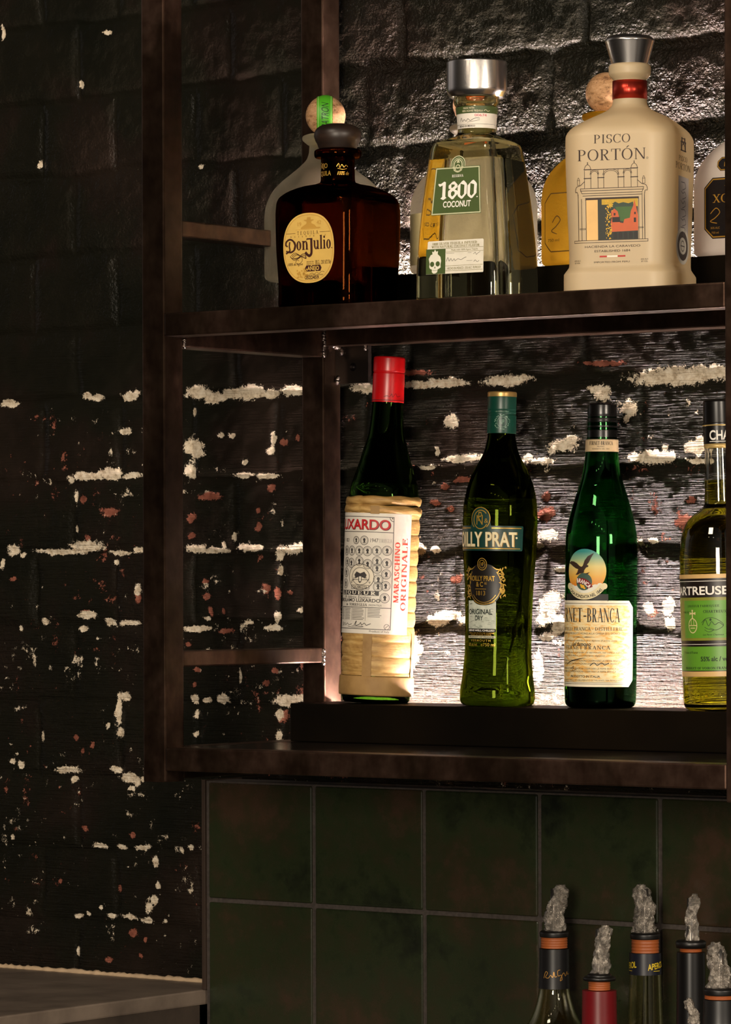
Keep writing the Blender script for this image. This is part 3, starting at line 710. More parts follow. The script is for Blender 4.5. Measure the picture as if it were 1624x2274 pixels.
weld([(.030, .270, 1.702), (.031, .270, 1.708)], .0030, 3)
weld([(.0665, .269, 1.738), (.0665, .269, 1.733)], .0022, 4)
weld([(.0265, .249, 1.4185), (.0275, .249, 1.4255), (.0275, .249, 1.433)], .0030, 5)
weld([(.029, .0285, 1.7270), (.029, .0285, 1.735)], .0022, 6)

def panel(z, label): return tag(box('shelf_panel', .0285, .6565, .0285, .2495, z - .004, z - .0003, PANEL, None, .0005), label, 'shelf panel')
panel(1.758, 'dark sheet steel panel of the upper shelf, under the square tequila bottles')
panel(1.342, 'glossy dark sheet steel panel of the lower shelf, just above the tiles')
def riser(z0, z1, label): return tag(box('riser_board', .0308, .6560, .190, .2650, z0, z1, BLACK, None, .0012), label, 'riser')
riser(1.7580, 1.7995, 'black riser board on the upper shelf, behind the front bottles')
riser(1.3421, 1.3800, 'dark brown-black riser board under the four tall bottles of the lower shelf')
def led(z, m, label):
    o = empty('led_strip', (.035, .2835, z), label, 'light strip')
    p = box('diffuser', .004, .612, -.0035, .0035, .0045, .0065, m, o, 0)
    q = box('channel', .002, .614, -.005, .005, 0, .0046, plain((120, 118, 115), .4, .8), o, .0005)
    return o
led(1.3640, led_m, 'warm white light strip glowing behind the lower riser, along the brick')
led(1.7800, led_m2, 'warm white light strip glowing behind the upper riser, along the brick')

# ------------------------------------------------------------------ upper shelf, front row
G_CLEAR = glass('clear_glass', (.97, .96, .82), 0, 1.46, .02, 60)
G_AMBER = glass('dark_amber_glass', (.15, .043, .009), 0, 1.5, .03, 50)
ALU = brushed('brushed_aluminium', (.78, .75, .72), .24)
CORK = cork_mat()

def sq(rows): return Shape([r if len(r) == 4 else (r[0], r[1], r[1], r[2]) for r in rows])

def julio():
    r = stand('tequila_bottle', .1858, .068, 1.758, 1, 0, 'square dark amber bottle with a yellow oval label and a round brown stopper')
    sh = sq([(0.0, 41.6, 10), (1.7, 43.7, 13), (6.9, 44.5, 14), (16.2, 44.3, 14), (63.1, 46.0, 14), (88.7, 46.3, 14), (99.4, 46.0, 15), (104.5, 45.2, 17), (108.3, 43.0, 20), (112.2, 39.2, 24), (116.0, 32.9, 30), (118.2, 22.2, 22.2), (120.7, 16.8, 16.8), (123.7, 16.2, 16.2), (143.8, 16.0, 16.0)])
    g = body('glass_body', sh, G_AMBER, r, 0, 143.8, 128, cavity=(101, 3.2))
    lathe('glass_lip', rounded([(143.5, 15), (143.6, 21.5), (146, 22.4), (150.5, 22.4), (152, 19.5), (152.2, 15)], 2), G_AMBER, r)
    m, t, b = nt('dark_stained_wood'); P(b, rough=.42); t.links.new(ramp(t, noise(t, 30, 4, stretch=(1, 1, 6)), [(.3, (.011, .006, .004)), (.7, (.026, .014, .009))]), b.inputs['Base Color'])
    lathe('stopper', [(152.2, 17.5), (153.5, 18.3), (157, 19.6), (160, 21.3), (164, 22.5), (168, 22.2), (171.5, 20.2), (174, 16.5), (175.5, 11), (176.1, 5), (176.2, .5)], m, r)
    gl = plain((214, 176, 92), .45, 0); gd = plain((190, 146, 66), .4)
    L = Layer(sh, .15)
    def stad(cu, cz, a, hz, n=28, e=2.35):
        return [(cu + a * abs(cos(q)) ** (2 / e) * (1 if cos(q) > 0 else -1), cz + hz * abs(sin(q)) ** (2 / e) * (1 if sin(q) > 0 else -1)) for q in np.linspace(0, 2 * pi, 4 * n, endpoint=False)]
    lab = L.poly(stad(-.5, 55.7, 29.6, 32.8)).make('label', gl, r)
    K = Layer(sh, .30)
    o = stad(-.5, 55.7, 28.0, 31.2); i = stad(-.5, 55.7, 27.5, 30.7)
    for k in range(len(o)): K.add([o[k], o[(k + 1) % len(o)], i[(k + 1) % len(o)], i[k]], [(0, 1, 2, 3)])
    # pale figure with a hat and the two half dates beside it
    K.poly([(-9, 73.6), (13.5, 73.6), (13.5, 74.6), (9, 74.8), (7, 77), (3.4, 78.5), (3.0, 80.4), (6.2, 81.4), (5.6, 82.0), (2.6, 82.0), (2.2, 84.4), (-1.6, 84.4), (-2.2, 82.0), (-5, 82.2), (-5.4, 81.4), (-2.2, 80.4), (-2.6, 78.3), (-6, 76.6), (-9, 74.8)])
    K.text('19', -11, 76.5, 3.6).text('42', 12, 77.2, 3.6).rect(-15, 72.9, 12.5, 73.2)
    for k in range(26): K.disc(-15 + random.random() * 14, 28 + random.random() * 8, .7 + .5 * random.random(), n=8)
    K.make('pale_figure', gd, lab)
    T = Layer(sh, .32)
    T.serif('TEQUILA', -1.2, 68.3, 3.3, 24.5, T=.13, t=.05, gap=.5).rect(-26.3, 69.8, -15.6, 70.1).rect(12.8, 69.8, 24.6, 70.1)
    for k, ch in enumerate('RESERVA DE'):
        if ch != ' ': T.text(ch, -20.5 + k * 4.4, 66.0 + .004 * (k - 4.5) ** 2, 1.3)
    # large name: swash D, o n, tall hooked J, u l i o
    T.stroke([(-26.5, 58.4), (-26.3, 62.0), (-22.5, 64.4), (-18.6, 63.2), (-16.0, 59.5), (-16.6, 55.0), (-20.2, 52.6), (-24.2, 52.6), (-26.6, 51.2)], 1.7)
    T.stroke([(-26.5, 58.4), (-24.6, 58.2)], 1.4).stroke([(-22.2, 62.2), (-22.8, 58.0), (-22.2, 54.2), (-24.6, 52.9), (-26.4, 54.0)], 1.5)
    T.stroke([(-17.2, 62), (-15.9, 58.6), (-17.0, 54.8)], 2.2)
    T.serif('on', -7.6, 54.0, 12.6, 14.0, T=.20, t=.06, sf=.05)
    T.stroke([(3.0, 64.6), (3.0, 60), (3.0, 54), (2.6, 50.2), (.4, 48.2), (-2.2, 49.6), (-4.2, 51.8)], 2.5, False)
    T.rect(-2.4, 63.4, 4.2, 64.7).poly([(-2.8, 62.6), (-1.6, 63.4), (-1.0, 64.6), (-2.4, 64.7)])
    T.serif('ulio', 15.4, 54.0, 12.6, 20.6, T=.20, t=.06, sf=.05).disc(26.4, 54.5, .5)
    for k in range(3): T.stroke([(-21 + k * 1.0, 49.2 - k), (-16 + k, 51.6 - k), (-9 + k, 48.2 - k * .6), (-4.2 + k * .3, 46.6 - k * .4), (-4.2, 50 - k), (-8, 50.2 - k), (-13, 47 - k * .5), (-20 + k, 47 - k), (-22, 49 - k * .3)], .42)
    T.stroke([(-9, 48), (-8.2, 44), (-12, 41.2), (-15.8, 42.4), (-14.4, 45), (-12, 44)], .38)
    T.text('100% de Agave', -16.8, 39.8, 2.4, 18, slant=.3).text('HECHO EN', .8, 42.0, 1.2, 8.5).text('MEXICO', .8, 40.0, 1.2, 8.5).text('38% G.L.', 9.6, 39.9, 3.8, 5.6).text('CONT. NETO 750ml', 19.2, 39.9, 3.6, 11.6)
    T.poly([(-5.4, 36.6), (-3.6, 39.4), (12.4, 39.4), (13.9, 36.6), (12.4, 33.6), (-3.6, 33.6)])
    T.stroke([(0, 31.2), (3, 32), (5, 30.8), (8, 32.4), (11, 31.4), (14, 33.2), (17, 32.6)], .3).text('PRODUCCION LIMITADA', 5.4, 29.6, 1.1, 20)
    T.text('0522459', 2.4, 26.4, 3.0, 16, bold=True)
    T.make('lettering', plain((58, 24, 18), .5), lab)
    Layer(sh, .45).text('AÑEJO', 4.4, 34.6, 3.7, 13.4, bold=True).make('lettering', gl, lab)
    N = Layer(sh, .2)
    N.text('AÑEJO', -7.5, 133.2, 4.2, 15, bold=True).text('TEQUILA', -6.0, 126.0, 4.2, 19, bold=True)
    N.stroke([(9, 134), (11, 137), (12, 133), (14, 136), (16, 133.5), (18, 135.5), (20, 134)], .5).stroke([(10, 132.4), (15, 131.4), (19, 132.4)], .35).text('100% de', 15, 126.2, 3.4, 12, slant=.25)
    N.make('neck_lettering', GOLD, r, 1.2)
julio()

def coco():
    r = stand('tequila_bottle', .3445, .072, 1.758, 6, 0, 'clear tapered square bottle with a green label and a wide silver cap')
    sh = sq([(0.2, 41.9, 7), (2.0, 43.4, 8), (7.0, 43.4, 8), (138.0, 33.7, 8), (142.2, 32.9, 8), (145.1, 31.9, 8), (147.6, 29.4, 10), (150.1, 25.0, 14), (152.6, 21.6, 21.6), (155.5, 18.1, 18.1), (160.9, 17.5, 17.5), (175.5, 18.7, 18.7), (180.5, 19.1, 19.1), (182.5, 20.6, 20.6), (185, 21.3, 21.3), (188, 20.8, 20.8), (189.6, 19.5, 19.5), (192, 18.3, 18.3)])
    body('glass_body', sh, G_CLEAR, r, 0.2, 192, 144, cavity=(130.5, 3.0))
    lathe('cap', rounded([(188.5, 19.3), (189.0, 24.8), (194.0, 27.6), (196, 27.9), (221.5, 27.9), (222.6, 26.8), (222.8, 3)], 1.2), ALU, r, 96)
    # neck wrap: green strip over a white one
    fl = Shape([(z, a, a, a) for z, a in ((155, 18.3), (161, 17.7), (176, 18.9), (181, 19.3))])
    nb = Layer(fl, .25).rect(-59, 159.5, 59, 173.8).make('neck_band', plain((228, 220, 208)), r)
    GR = plain((62, 78, 34), .5)
    Layer(fl, .4).rect(-59, 173.0, 59, 179.6).make('neck_band_strip', GR, nb)
    Layer(fl, .55).text('MADE WITH', 2, 176.9, 1.6, 11).text('100% AGAVE TEQUILA', 5, 174.3, 1.6, 20).stroke([(16, 175.0), (18, 176), (20, 174.6), (22, 175.4)], .35).make('lettering', CREAM, nb)
    Layer(fl, .45).stroke([(-8, 166), (-6.4, 169), (-5, 165.8), (-3, 167.4), (-1, 165.8), (1, 168), (3, 166.2), (6, 167.6), (9, 168.6), (12, 168.2)], .4).stroke([(0, 164.8), (6, 165.6), (12, 166.8)], .3).rect(-16, 162.9, 30, 163.15).text('HECHO EN MEXICO', -1, 160.6, 1.5, 17, bold=True).make('lettering', BLK, nb)
    Layer(fl, .45).text('00674', 13, 169.9, 2.2, 11.5).make('lettering', plain((200, 50, 90)), nb)
    # main label, wider at the foot
    mg = plain((66, 84, 36), .5); ed = plain((196, 196, 160), .5)
    def trap(k): return [(-25.6 + k, 78.4 + k), (26.6 - k, 78.4 + k), (23.3 - k, 122.4 - k), (-22.9 + k, 122.4 - k)]
    lab = Layer(sh, .15).poly(trap(0)).ring(.3, 124.4, 7.6, 8.2, 7.5, 0, 360).make('label', mg, r)
    E = Layer(sh, .3); a, b_ = trap(.5), trap(1.5)
    for k in range(4): E.add([a[k], a[(k + 1) % 4], b_[(k + 1) % 4], b_[k]], [(0, 1, 2, 3)])
    E.ring(.3, 124.4, 7.6, 8.2, .7, -14, 194).ring(.3, 124.2, 5.9, 6.4, .5).ring(.3, 124.0, 4.6, 5.4, 1.0, -60, 240).poly([(-1.5, 126), (2.1, 126), (.3, 129.4)]).ring(.3, 122.4, 2.4, 2.0, .8).stroke([(-4, 119.4), (.3, 117.4), (4.6, 119.4)], .9).stroke([(-2, 122.6), (0, 124.2), (2.4, 122.4)], .6)
    for k in range(9): E.disc(.3 + 5.3 * cos(radians(200 + k * 17.5)), 124 + 5.6 * sin(radians(200 + k * 17.5)), .55, n=8)
    E.make('seal_and_border', ed, lab)
    T = Layer(sh, .35)
    T.serif('RESERVA', .5, 112.8, 2.3, 11.6, T=.2, t=.08, gap=.12)
    def zero(x):
        T.poly([(x + 1.0, 94.8), (x + 3.0, 96.0), (x + 3.0, 106.4), (x + .2, 104.6), (x + .2, 96.6)])
        T.poly([(x + 7.0, 95.0), (x + 9.8, 97.2), (x + 9.8, 105.2), (x + 9.0, 106.8), (x + 7.0, 105.4)])
        T.poly([(x + .2, 104.4), (x + 3.0, 106.4), (x + 7.0, 105.2), (x + 9.2, 106.6), (x + 6.2, 109.4), (x + 4.6, 108.8)])
        T.poly([(x + .8, 95.0), (x + 4.2, 92.4), (x + 5.6, 92.6), (x + 9.8, 97.2), (x + 7.0, 96.8), (x + 4.6, 94.6), (x + 3.0, 96.2)])
    T.poly([(-16.4, 93.6), (-14.6, 95.2), (-14.6, 105.8), (-17.4, 104.6), (-18.8, 105.8), (-19.2, 107.4), (-16.4, 107.2), (-13.2, 109.2), (-11.4, 108.6), (-11.4, 95.4), (-10.2, 94.0), (-13.4, 92.2)])
    x = -8.8
    T.poly([(x + .2, 95.4), (x + 3.2, 96.0), (x + 3.2, 99.2), (x + 1.6, 100.4), (x + .0, 99.0)]).poly([(x + .4, 102.6), (x + 3.2, 101.6), (x + 3.2, 106.4), (x + .4, 105.4)])
    T.poly([(x + 7.0, 95.2), (x + 10, 97.0), (x + 10, 99.4), (x + 7.0, 101.2)]).poly([(x + 6.6, 102.0), (x + 9.6, 103.4), (x + 9.6, 106.0), (x + 6.6, 106.2)])
    T.poly([(x + .4, 105.2), (x + 3.2, 106.2), (x + 6.6, 106.0), (x + 9.4, 106.0), (x + 6.4, 109.0), (x + 4.4, 108.6)]).poly([(x + .2, 95.6), (x + 4.2, 92.4), (x + 5.8, 92.6), (x + 10, 97.2), (x + 7, 97.0), (x + 4.6, 94.8), (x + 3.2, 96.4)])
    T.poly([(x + .6, 103.0), (x + 3.2, 103.4), (x + 9.9, 100.0), (x + 10, 98.4), (x + 7.2, 98.9)]).poly([(x + .1, 98.6), (x + .2, 100.2), (x + 6.8, 104.6), (x + 9.6, 104.2), (x + 8.6, 102.6), (x + 3.2, 98.8)])
    zero(1.2 - .2); zero(11.2); T.disc(21.8, 93.6, .6)
    T.text('COCONUT', 1.0, 85.3, 5.3, 28.8, bold=True)
    T.make('lettering', WHT, lab)
    # lower label
    l2 = Layer(sh, .15).poly([(-29.6, 24.2), (30.2, 24.2), (30.6, 25.0), (30.4, 54.0), (29.4, 54.8), (-27.2, 54.6), (-28.2, 53.8)]).make('label', plain((222, 216, 200)), r)
    Layer(sh, .28).rect(-29.5, 24.3, -9.2, 47.3).make('label_square', mg, l2)
    T2 = Layer(sh, .3); T2.serif('SILVER TEQUILA INFUSED', 3.6, 50.9, 2.2, 40, T=.2, t=.08).text('1800', -20.4, 50.9, 2.0, 6.5, bold=True).serif('WITH NATURAL COCONUT FLAVOR', 1.2, 48.1, 2.2, 50, T=.2, t=.08)
    T2.rect(-9, 47.3, 30.2, 47.6).rect(-9, 43.8, 30.2, 44.1).rect(-9, 31.2, 29.8, 31.5).rect(-9, 26.6, 29.8, 26.9)
    T2.text('Made with 100% Agave Tequila', 10.6, 45.0, 1.5, 28).text('HECHO EN MEXICO - 35% ALC. 70 PROOF', 10.4, 27.8, 2.2, 35)
    T2.make('lettering', plain((128, 120, 70)), l2)
    T3 = Layer(sh, .32); T3.stroke([(-8.2, 35.2), (-6.6, 39), (-5.2, 35.6), (-3.4, 38), (-2, 35.6), (0, 37.6), (1, 35.8), (4, 37.4), (7, 36.4), (10, 37.8), (12.6, 38.8)], .35).stroke([(20, 41), (22, 42.6), (23, 40.6), (25, 42), (27, 43)], .3).stroke([(20.5, 34), (22, 35.6), (24, 33.8), (26, 35)], .3).rect(-8.6, 42.6, 0, 42.8).rect(14, 42.4, 18, 42.6).rect(13, 35.2, 19, 35.4)
    T3.make('handwriting', plain((70, 66, 62)), l2)
    K = Layer(sh, .32)
    K.poly([(-25.6, 34), (-26.6, 38.4), (-24.8, 41.8), (-21, 43.2), (-17.2, 42.4), (-14.4, 40), (-13.6, 36.2), (-14.2, 33), (-14, 30.2), (-16, 29), (-17.2, 28.6), (-17.6, 26), (-19.6, 24.9), (-21.8, 24.9), (-23.2, 26.2), (-23.2, 28.6), (-25.2, 29.4), (-26, 31)])
    K.poly([(-22.6, 42), (-23.2, 45), (-21.4, 44.6), (-20.2, 47), (-18.8, 44.8), (-17, 45.4), (-17.4, 42)])
    K.make('skull_mark', plain((226, 222, 205)), l2)
    Layer(sh, .42).disc(-22.9, 33.4, 2.2, 2.4).disc(-17.0, 33.6, 2.2, 2.4).poly([(-20.6, 29.6), (-19.2, 29.6), (-19.9, 31.6)]).rect(-22.4, 27.6, -17.6, 27.9).make('skull_eyes', mg, l2)
coco()

def pisco():
    r = stand('pisco_bottle', .5131, .072, 1.758, 18, 0, 'frosted white shouldered bottle with a gateway drawing, red neck band and silver stopper')
    sh = sq([(0.1, 51.4, 19), (1.3, 52.1, 20), (15.5, 52.0, 20), (18.3, 50.7, 20), (22.4, 48.4, 20), (25.6, 48.1, 20), (82.2, 49.7, 20), (130.7, 50.7, 20), (138.8, 50.5, 20), (142.1, 49.6, 21), (145.7, 47.9, 23), (152.2, 41.7, 28), (158.2, 34.1, 33), (162.3, 25.1, 25.1), (165.5, 19.4, 19.4), (169.2, 16.2, 16.2), (173.2, 15.2, 15.2), (191.5, 15.0, 15.0)])
    FR = frosted('frosted_glass', (.86, .69, .44), .5)
    body('glass_body', sh, FR, r, 0.1, 191.5, 128)
    lathe('glass_lip', rounded([(191, 14), (192.0, 14.5), (194.5, 16.8), (197, 18.8), (204, 19.0), (206.2, 17.5), (206.4, 8)], 1.2), FR, r)
    lathe('stopper', rounded([(204.5, 15.8), (205, 15.9), (225.6, 22.0), (227.0, 22.5), (229.0, 21.6), (231.6, 18.0), (232.0, 4)], .8), ALU, r, 96)
    rf, t, b = nt('red_foil'); P(b, metal=.85, rough=.3, color=(.42, .035, .02)); bump(t, b, noise(t, 90, 3, stretch=(1, 1, .12)), .5, .002)
    lathe('neck_band', [(174.5, 15.3), (174.6, 15.8), (191.2, 15.6), (191.3, 15.2)], rf, r)
    BR = plain((44, 24, 16), .6)
    T = Layer(sh, .2)
    T.serif('PISCO', -2.7, 130.8, 7.6, 34, T=.12, t=.04, sf=.07).serif('PORTÓN', -3.2, 115.6, 9.8, 63, T=.12, t=.04, sf=.07).ring(29.4, 116.4, .9, .9, .25)
    # gateway drawing
    w = .42
    ln = lambda a, b_, q=w: T.stroke([a, b_], q)
    T.frame(-39.4, 42.8, 29.5, 45.2, w)
    for x in (-34.2, -31.0, -27.0, 21.2, 24.4, 26.6): ln((x, 45), (x, 86 if abs(x + 4) > 27 else 82))
    for z, a, b_ in ((91.0, -32.2, 26.0), (89.0, -32.2, 26.0), (86.6, -30.6, 24.4), (84.6, -30, 24), (82.4, -27.6, 21.4), (81.0, -27.6, 21.4)): ln((a, z), (b_, z), .5)
    ln((-32.2, 91), (-30.6, 86.6)); ln((26, 91), (24.4, 86.6)); T.rect(-27.4, 81.2, 21.2, 82.2)
    for s_, X in ((-1, -3.9), (1, -3.9)):
        q = lambda x: X + s_ * x
        T.stroke([(q(30.4), 45), (q(30.4), 84), (q(33), 88), (q(32), 92.4), (q(28), 94), (q(24), 97.5)], .5)
        for x in (24.2, 18.4, 11.8, 6.6): ln((q(x), 91), (q(x), 107.2))
        T.ring(q(15.1), 103.2, 3.3, 3.2, .4, 0, 180, 16)
        T.ring(q(15.1), 103.2, 4.2, 4.2, .35, 0, 180, 16)
        T.poly([(q(17.6), 108.2), (q(25.0), 108.2), (q(24.6), 107.4), (q(18.0), 107.4)]).stroke([(q(18.4), 108.2), (q(19.2), 110.6), (q(21.3), 112.2), (q(23.4), 110.6), (q(24.2), 108.2)], .45).stroke([(q(21.3), 112), (q(21.3), 114.4)], .7)
        T.rect(min(q(17.8), q(24.8)), 99.6, max(q(17.8), q(24.8)), 100.4); T.rect(min(q(6.0), q(12.4)), 100.0, max(q(6.0), q(12.4)), 100.8)
        T.frame(min(q(28.6), q(31.2)), 94, max(q(28.6), q(31.2)), 98.6, .35).stroke([(q(28.8), 98.6), (q(29.9), 100.8), (q(31), 98.6)], .35)
        T.frame(min(q(23.6), q(29.2)), 54.6, max(q(23.6), q(29.2)), 55.8, .35)
    T.ring(-3.9, 102.4, 6.4, 4.2, .4, 0, 180, 24).ring(-3.9, 102.4, 7.6, 5.4, .35, 0, 180, 24); ln((-22, 107.6), (14.4, 107.6), .6)
    T.text('HACIENDA LA CARAVEDO', -3.2, 38.4, 1.9, 51).text('ESTABLISHED 1684', -3.4, 34.4, 1.9, 33).text('IMPORTED FROM PERU', -3.8, 24.8, 1.4, 33)
    for u in (-36, 26): T.text('43% ALC', u, 26.6, 1.2, 7).text('BY VOL', u, 24.6, 1.2, 6)
    T.make('printed_drawing', BR, r); T = Layer(sh, .2)
    # small name on the side
    T.serif('PISCO', 86, 116.6, 4.6, 30, T=.14, t=.05).serif('PORTÓN', 86, 109.0, 5.6, 52, T=.14, t=.05)
    T.rect(77, 125.6, 97, 126.8).rect(78.5, 126.8, 82.5, 133).rect(91.5, 126.8, 95.5, 133).rect(77.5, 133, 96.5, 134.6).rect(80, 134.6, 84, 138).rect(90, 134.6, 94, 138).rect(82, 136.6, 92, 137.4).ring(87, 130, 4.5, 3.0, 1.2, 0, 180, 12)
    T.make('printed_name', BR, r)
    F = Layer(sh, .22); F.rect(-15, 29.8, -8.4, 31.2).rect(1.6, 29.8, 8.6, 31.2).make('flag_mark', plain((176, 40, 30)), r)
    Layer(sh, .22).rect(-8.2, 29.8, 1.4, 31.2).make('flag_mark', plain((236, 224, 206)), r)
    # painted view inside the gate
    v = Layer(sh, .24).rect(-26.6, 45.2, -16.2, 81.0).make('gate_panel', plain((222, 178, 112)), r)
    vg = Layer(sh, .24).rect(-16.2, 45.2, 20.4, 81.0).make('garden_view', plain((26, 32, 22), .4), r)
    Layer(sh, .34).rect(-12.5, 76.2, 20.4, 81.0).rect(-6, 74, 20.4, 76.4).make('view_sky', plain((186, 150, 38)), vg)
    q = Layer(sh, .36); q.poly([(-3, 77.5), (0, 78.6), (3, 77), (7, 78), (12, 76.8), (16, 78.2), (17, 72), (12, 70), (4, 71.5), (-2, 72)]); q.make('view_trees', plain((44, 62, 48)), vg)
    Layer(sh, .38).poly([(0, 74), (16, 74), (16, 62), (10, 60), (3, 62)]).make('view_lawn', plain((58, 92, 40)), vg)
    h = Layer(sh, .40); h.poly([(-4, 52), (20.4, 52.6), (20.4, 66), (18.8, 74), (17.4, 80), (16, 74), (14, 70), (13, 64), (8, 63), (7, 59.5), (4, 60), (3, 66), (2, 70), (-1, 72.6), (-4, 70), (-3.4, 64), (-4.4, 60)]).make('view_house', plain((190, 88, 46)), vg)
    k = Layer(sh, .44)
    for i in range(5): k.rect(-2.2 + i * 4.7, 46, 1.2 + i * 4.7, 50).ring(-.5 + i * 4.7, 50, 1.7, 1.8, 1.7, 0, 180, 12)
    k.rect(-3, 60.5, 4, 65).rect(16.6, 60, 18.6, 64).rect(-1.6, 66.4, 0, 68.6).rect(17, 67, 18.4, 69).make('view_arches', plain((28, 24, 22)), vg)
    s = Layer(sh, .46)
    for i in range(110):
        x = -9 + 5 * random.random() + (4 * random.random() if random.random() < .4 else 0); s.disc(x, 46 + random.random() * 34, .35 + .35 * random.random(), n=6)
    s.make('view_blossom', plain((206, 160, 40)), vg)
    # numbered tax strip and round seal on the side
    st = Layer(sh, .25).rect(70, 49, 106, 103).make('side_strip', plain((186, 176, 172)), r)
    sk = Layer(sh, .36)
    for i in range(6): sk.stroke([(78 + 3 * random.random(), 98 - i * 8), (86, 95 - i * 8 + 3 * random.random()), (92, 98 - i * 8), (98 - 4 * random.random(), 94 - i * 8), (84, 91 - i * 8)], .7)
    sk.make('handwriting', plain((84, 78, 84)), st)
    se = Layer(sh, .30).disc(87, 41.6, 23, 16.5).make('side_seal', plain((212, 204, 190)), r)
    Layer(sh, .4).ring(87, 41.6, 18, 13, 5.5).ring(87, 41.6, 6, 5, .9).rect(80, 41, 94, 42).make('seal_ring', plain((64, 54, 52)), se)
pisco()

# ------------------------------------------------------------------ upper shelf, back row on the riser
PAT = [(0.2, 57, 36, 26), (2, 60, 39, 28), (6, 61, 40, 28), (60, 61, 40, 28), (72, 60, 39.5, 28), (82, 57, 38, 28), (90, 52, 36, 27), (98, 44, 33, 26), (106, 34, 28, 24), (114, 24.5, 23, 22), (121, 18.5, 18.5, 18.5), (128, 16.5, 16.5, 16.5), (134, 16.2, 16.2, 16.2)]
def round_cork(name_label, X, Y, gm, ribbon=None, txt=None, group=None):
    r = stand('tequila_bottle', X, Y, 1.7995, 0, 0, name_label)
    sh = Shape(PAT); body('glass_body', sh, gm, r, 0.2, 134, 96)
    lathe('glass_lip', rounded([(133.8, 14), (134, 17), (139, 23.2), (143, 23.2), (145, 18), (145.2, 14)], 1.5), gm, r)
    lathe('stopper', [(145, 11), (145.5, 13.5)] + [(163.5 + 19.8 * sin(a), 19.8 * cos(a)) for a in np.linspace(-1.12, 1.50, 22)], CORK, r, 48)
    return r, sh
SILV = seeded('hand_blown_glass', (.96, .93, .80), (.99, .95, .80), .40)
GOLDG = seeded('golden_tequila_glass', (.98, .74, .22), (.98, .72, .17), .42)
XOF = frosted('milky_glass', (.90, .83, .76), .6)
r, sh = round_cork('clear squat bottle with a ball cork and green ribbon, behind the dark amber bottle', .0660, .205, SILV)
ball = Shape([(163.5 + 20.2 * sin(a), 20.2 * cos(a), 20.2 * cos(a), 20.2 * cos(a)) for a in np.linspace(-.95, 1.42, 24)])
rb = Layer(ball, .15)
u0 = 4.5
rb.rect(u0, 150, u0 + 13.5, 182)
def ribbon(name, lon0, lon1, off, z0, z1, m, parent, n=8):
    """strip over the ball, running up one side and across the top"""
    V, F = [], []
    zs = np.linspace(z0, z1, 20)
    for z in zs:
        s_ = (z - 163.5) / 20.2; R = 20.2 + off; rr_ = sqrt(max(R * R - (R * min(s_, .995)) ** 2, .04)); zz = 163.5 + R * s_
        for i in range(n + 1):
            x = (lon0 + (lon1 - lon0) * i / n); x = max(-rr_ * .98, min(rr_ * .98, x)); V.append((x, -sqrt(max(rr_ * rr_ - x * x, 0)), zz))
    for j in range(len(zs) - 1):
        for i in range(n): F.append((j * (n + 1) + i, j * (n + 1) + i + 1, (j + 1) * (n + 1) + i + 1, (j + 1) * (n + 1) + i))
    a = radians(37); V = [((x * cos(a) - y * sin(a)) / 1000, (x * sin(a) + y * cos(a)) / 1000, z / 1000) for x, y, z in V]
    return link_mesh(name, V, F, m, parent)
rib = ribbon('ribbon', -8.5, 7.0, .35, 146, 183.4, plain((78, 170, 36), .4), r)
ribbon('ribbon_edge', -7.4, -6.9, .5, 147, 182, plain((170, 214, 130)), rib, 2); ribbon('ribbon_edge', 5.4, 5.9, .5, 147, 182, plain((170, 214, 130)), rib, 2)
def ribbon_text():
    L = Layer(Shape([(0, 1, 1, 1), (1, 1, 1, 1)]), 0); L.text('PATRON', 0, 0, 7.0, 24, align='l', slant=.2)
    a = radians(37); V = []
    for x, y in L.v:
        z = 149 + x * 1.05; X = -(y - 3.2) ; s_ = (z - 163.5); R = 20.8; rr_ = sqrt(max(R * R - s_ * s_, 1)); X = max(-rr_ * .95, min(rr_ * .95, X)); Y = -sqrt(rr_ * rr_ - X * X)
        V.append(((X * cos(a) - Y * sin(a)) / 1000, (X * sin(a) + Y * cos(a)) / 1000, z / 1000))
    return link_mesh('lettering', V, L.f, plain((24, 60, 22)), rib, False)
ribbon_text()
r, sh = round_cork('clear squat bottle standing behind the clear tapered bottle with the green label', .2310, .226, SILV)
lab = Layer(sh, .2).rect(-92, 8, -30, 58).make('label', plain((226, 206, 150), .5), r)
Layer(fl_ := Shape([(z, a, a, a) for z, a in ((121, 18.9), (128, 16.9), (134, 16.6))]), .5).rect(-56, 122, 56, 130).make('ribbon', plain((214, 92, 30), .4), r)
r, sh = round_cork('golden squat bottle with a cork, half hidden behind the frosted white bottle', .3860, .226, GOLDG)
def octagon(sh, off, u0, z0, u1, z1, c): return Layer(sh, off).poly([(u0 + c, z0), (u1 - c, z0), (u1, z0 + c), (u1, z1 - c), (u1 - c, z1), (u0 + c, z1), (u0, z1 - c), (u0, z0 + c)])
def oct_frame(sh, off, u0, z0, u1, z1, c, w):
    L = Layer(sh, off); q = lambda k: [(u0 + c + k * .41, z0 + k), (u1 - c - k * .41, z0 + k), (u1 - k, z0 + c + k * .41), (u1 - k, z1 - c - k * .41), (u1 - c - k * .41, z1 - k), (u0 + c + k * .41, z1 - k), (u0 + k, z1 - c - k * .41), (u0 + k, z0 + c + k * .41)]
    a, b_ = q(0), q(w)
    for k in range(8): L.add([a[k], a[(k + 1) % 8], b_[(k + 1) % 8], b_[k]], [(0, 1, 2, 3)])
    return L
L = oct_frame(sh, .2, -46, 12, 46, 68, 9, 1.0).stroke([(-35, 40), (-30, 46), (-26, 42), (-31, 36), (-36, 32), (-30, 29)], .9).text('750 ml', -34, 22, 2.6, 14)
L.make('printed_border', plain((96, 66, 22)), r)
r, sh = round_cork('milky white squat bottle with a black octagonal label, cut off by the right post', .5570, .226, XOF)
lab = octagon(sh, .2, -37, 15, 42, 71, 9).make('label', plain((16, 15, 20), .35), r)
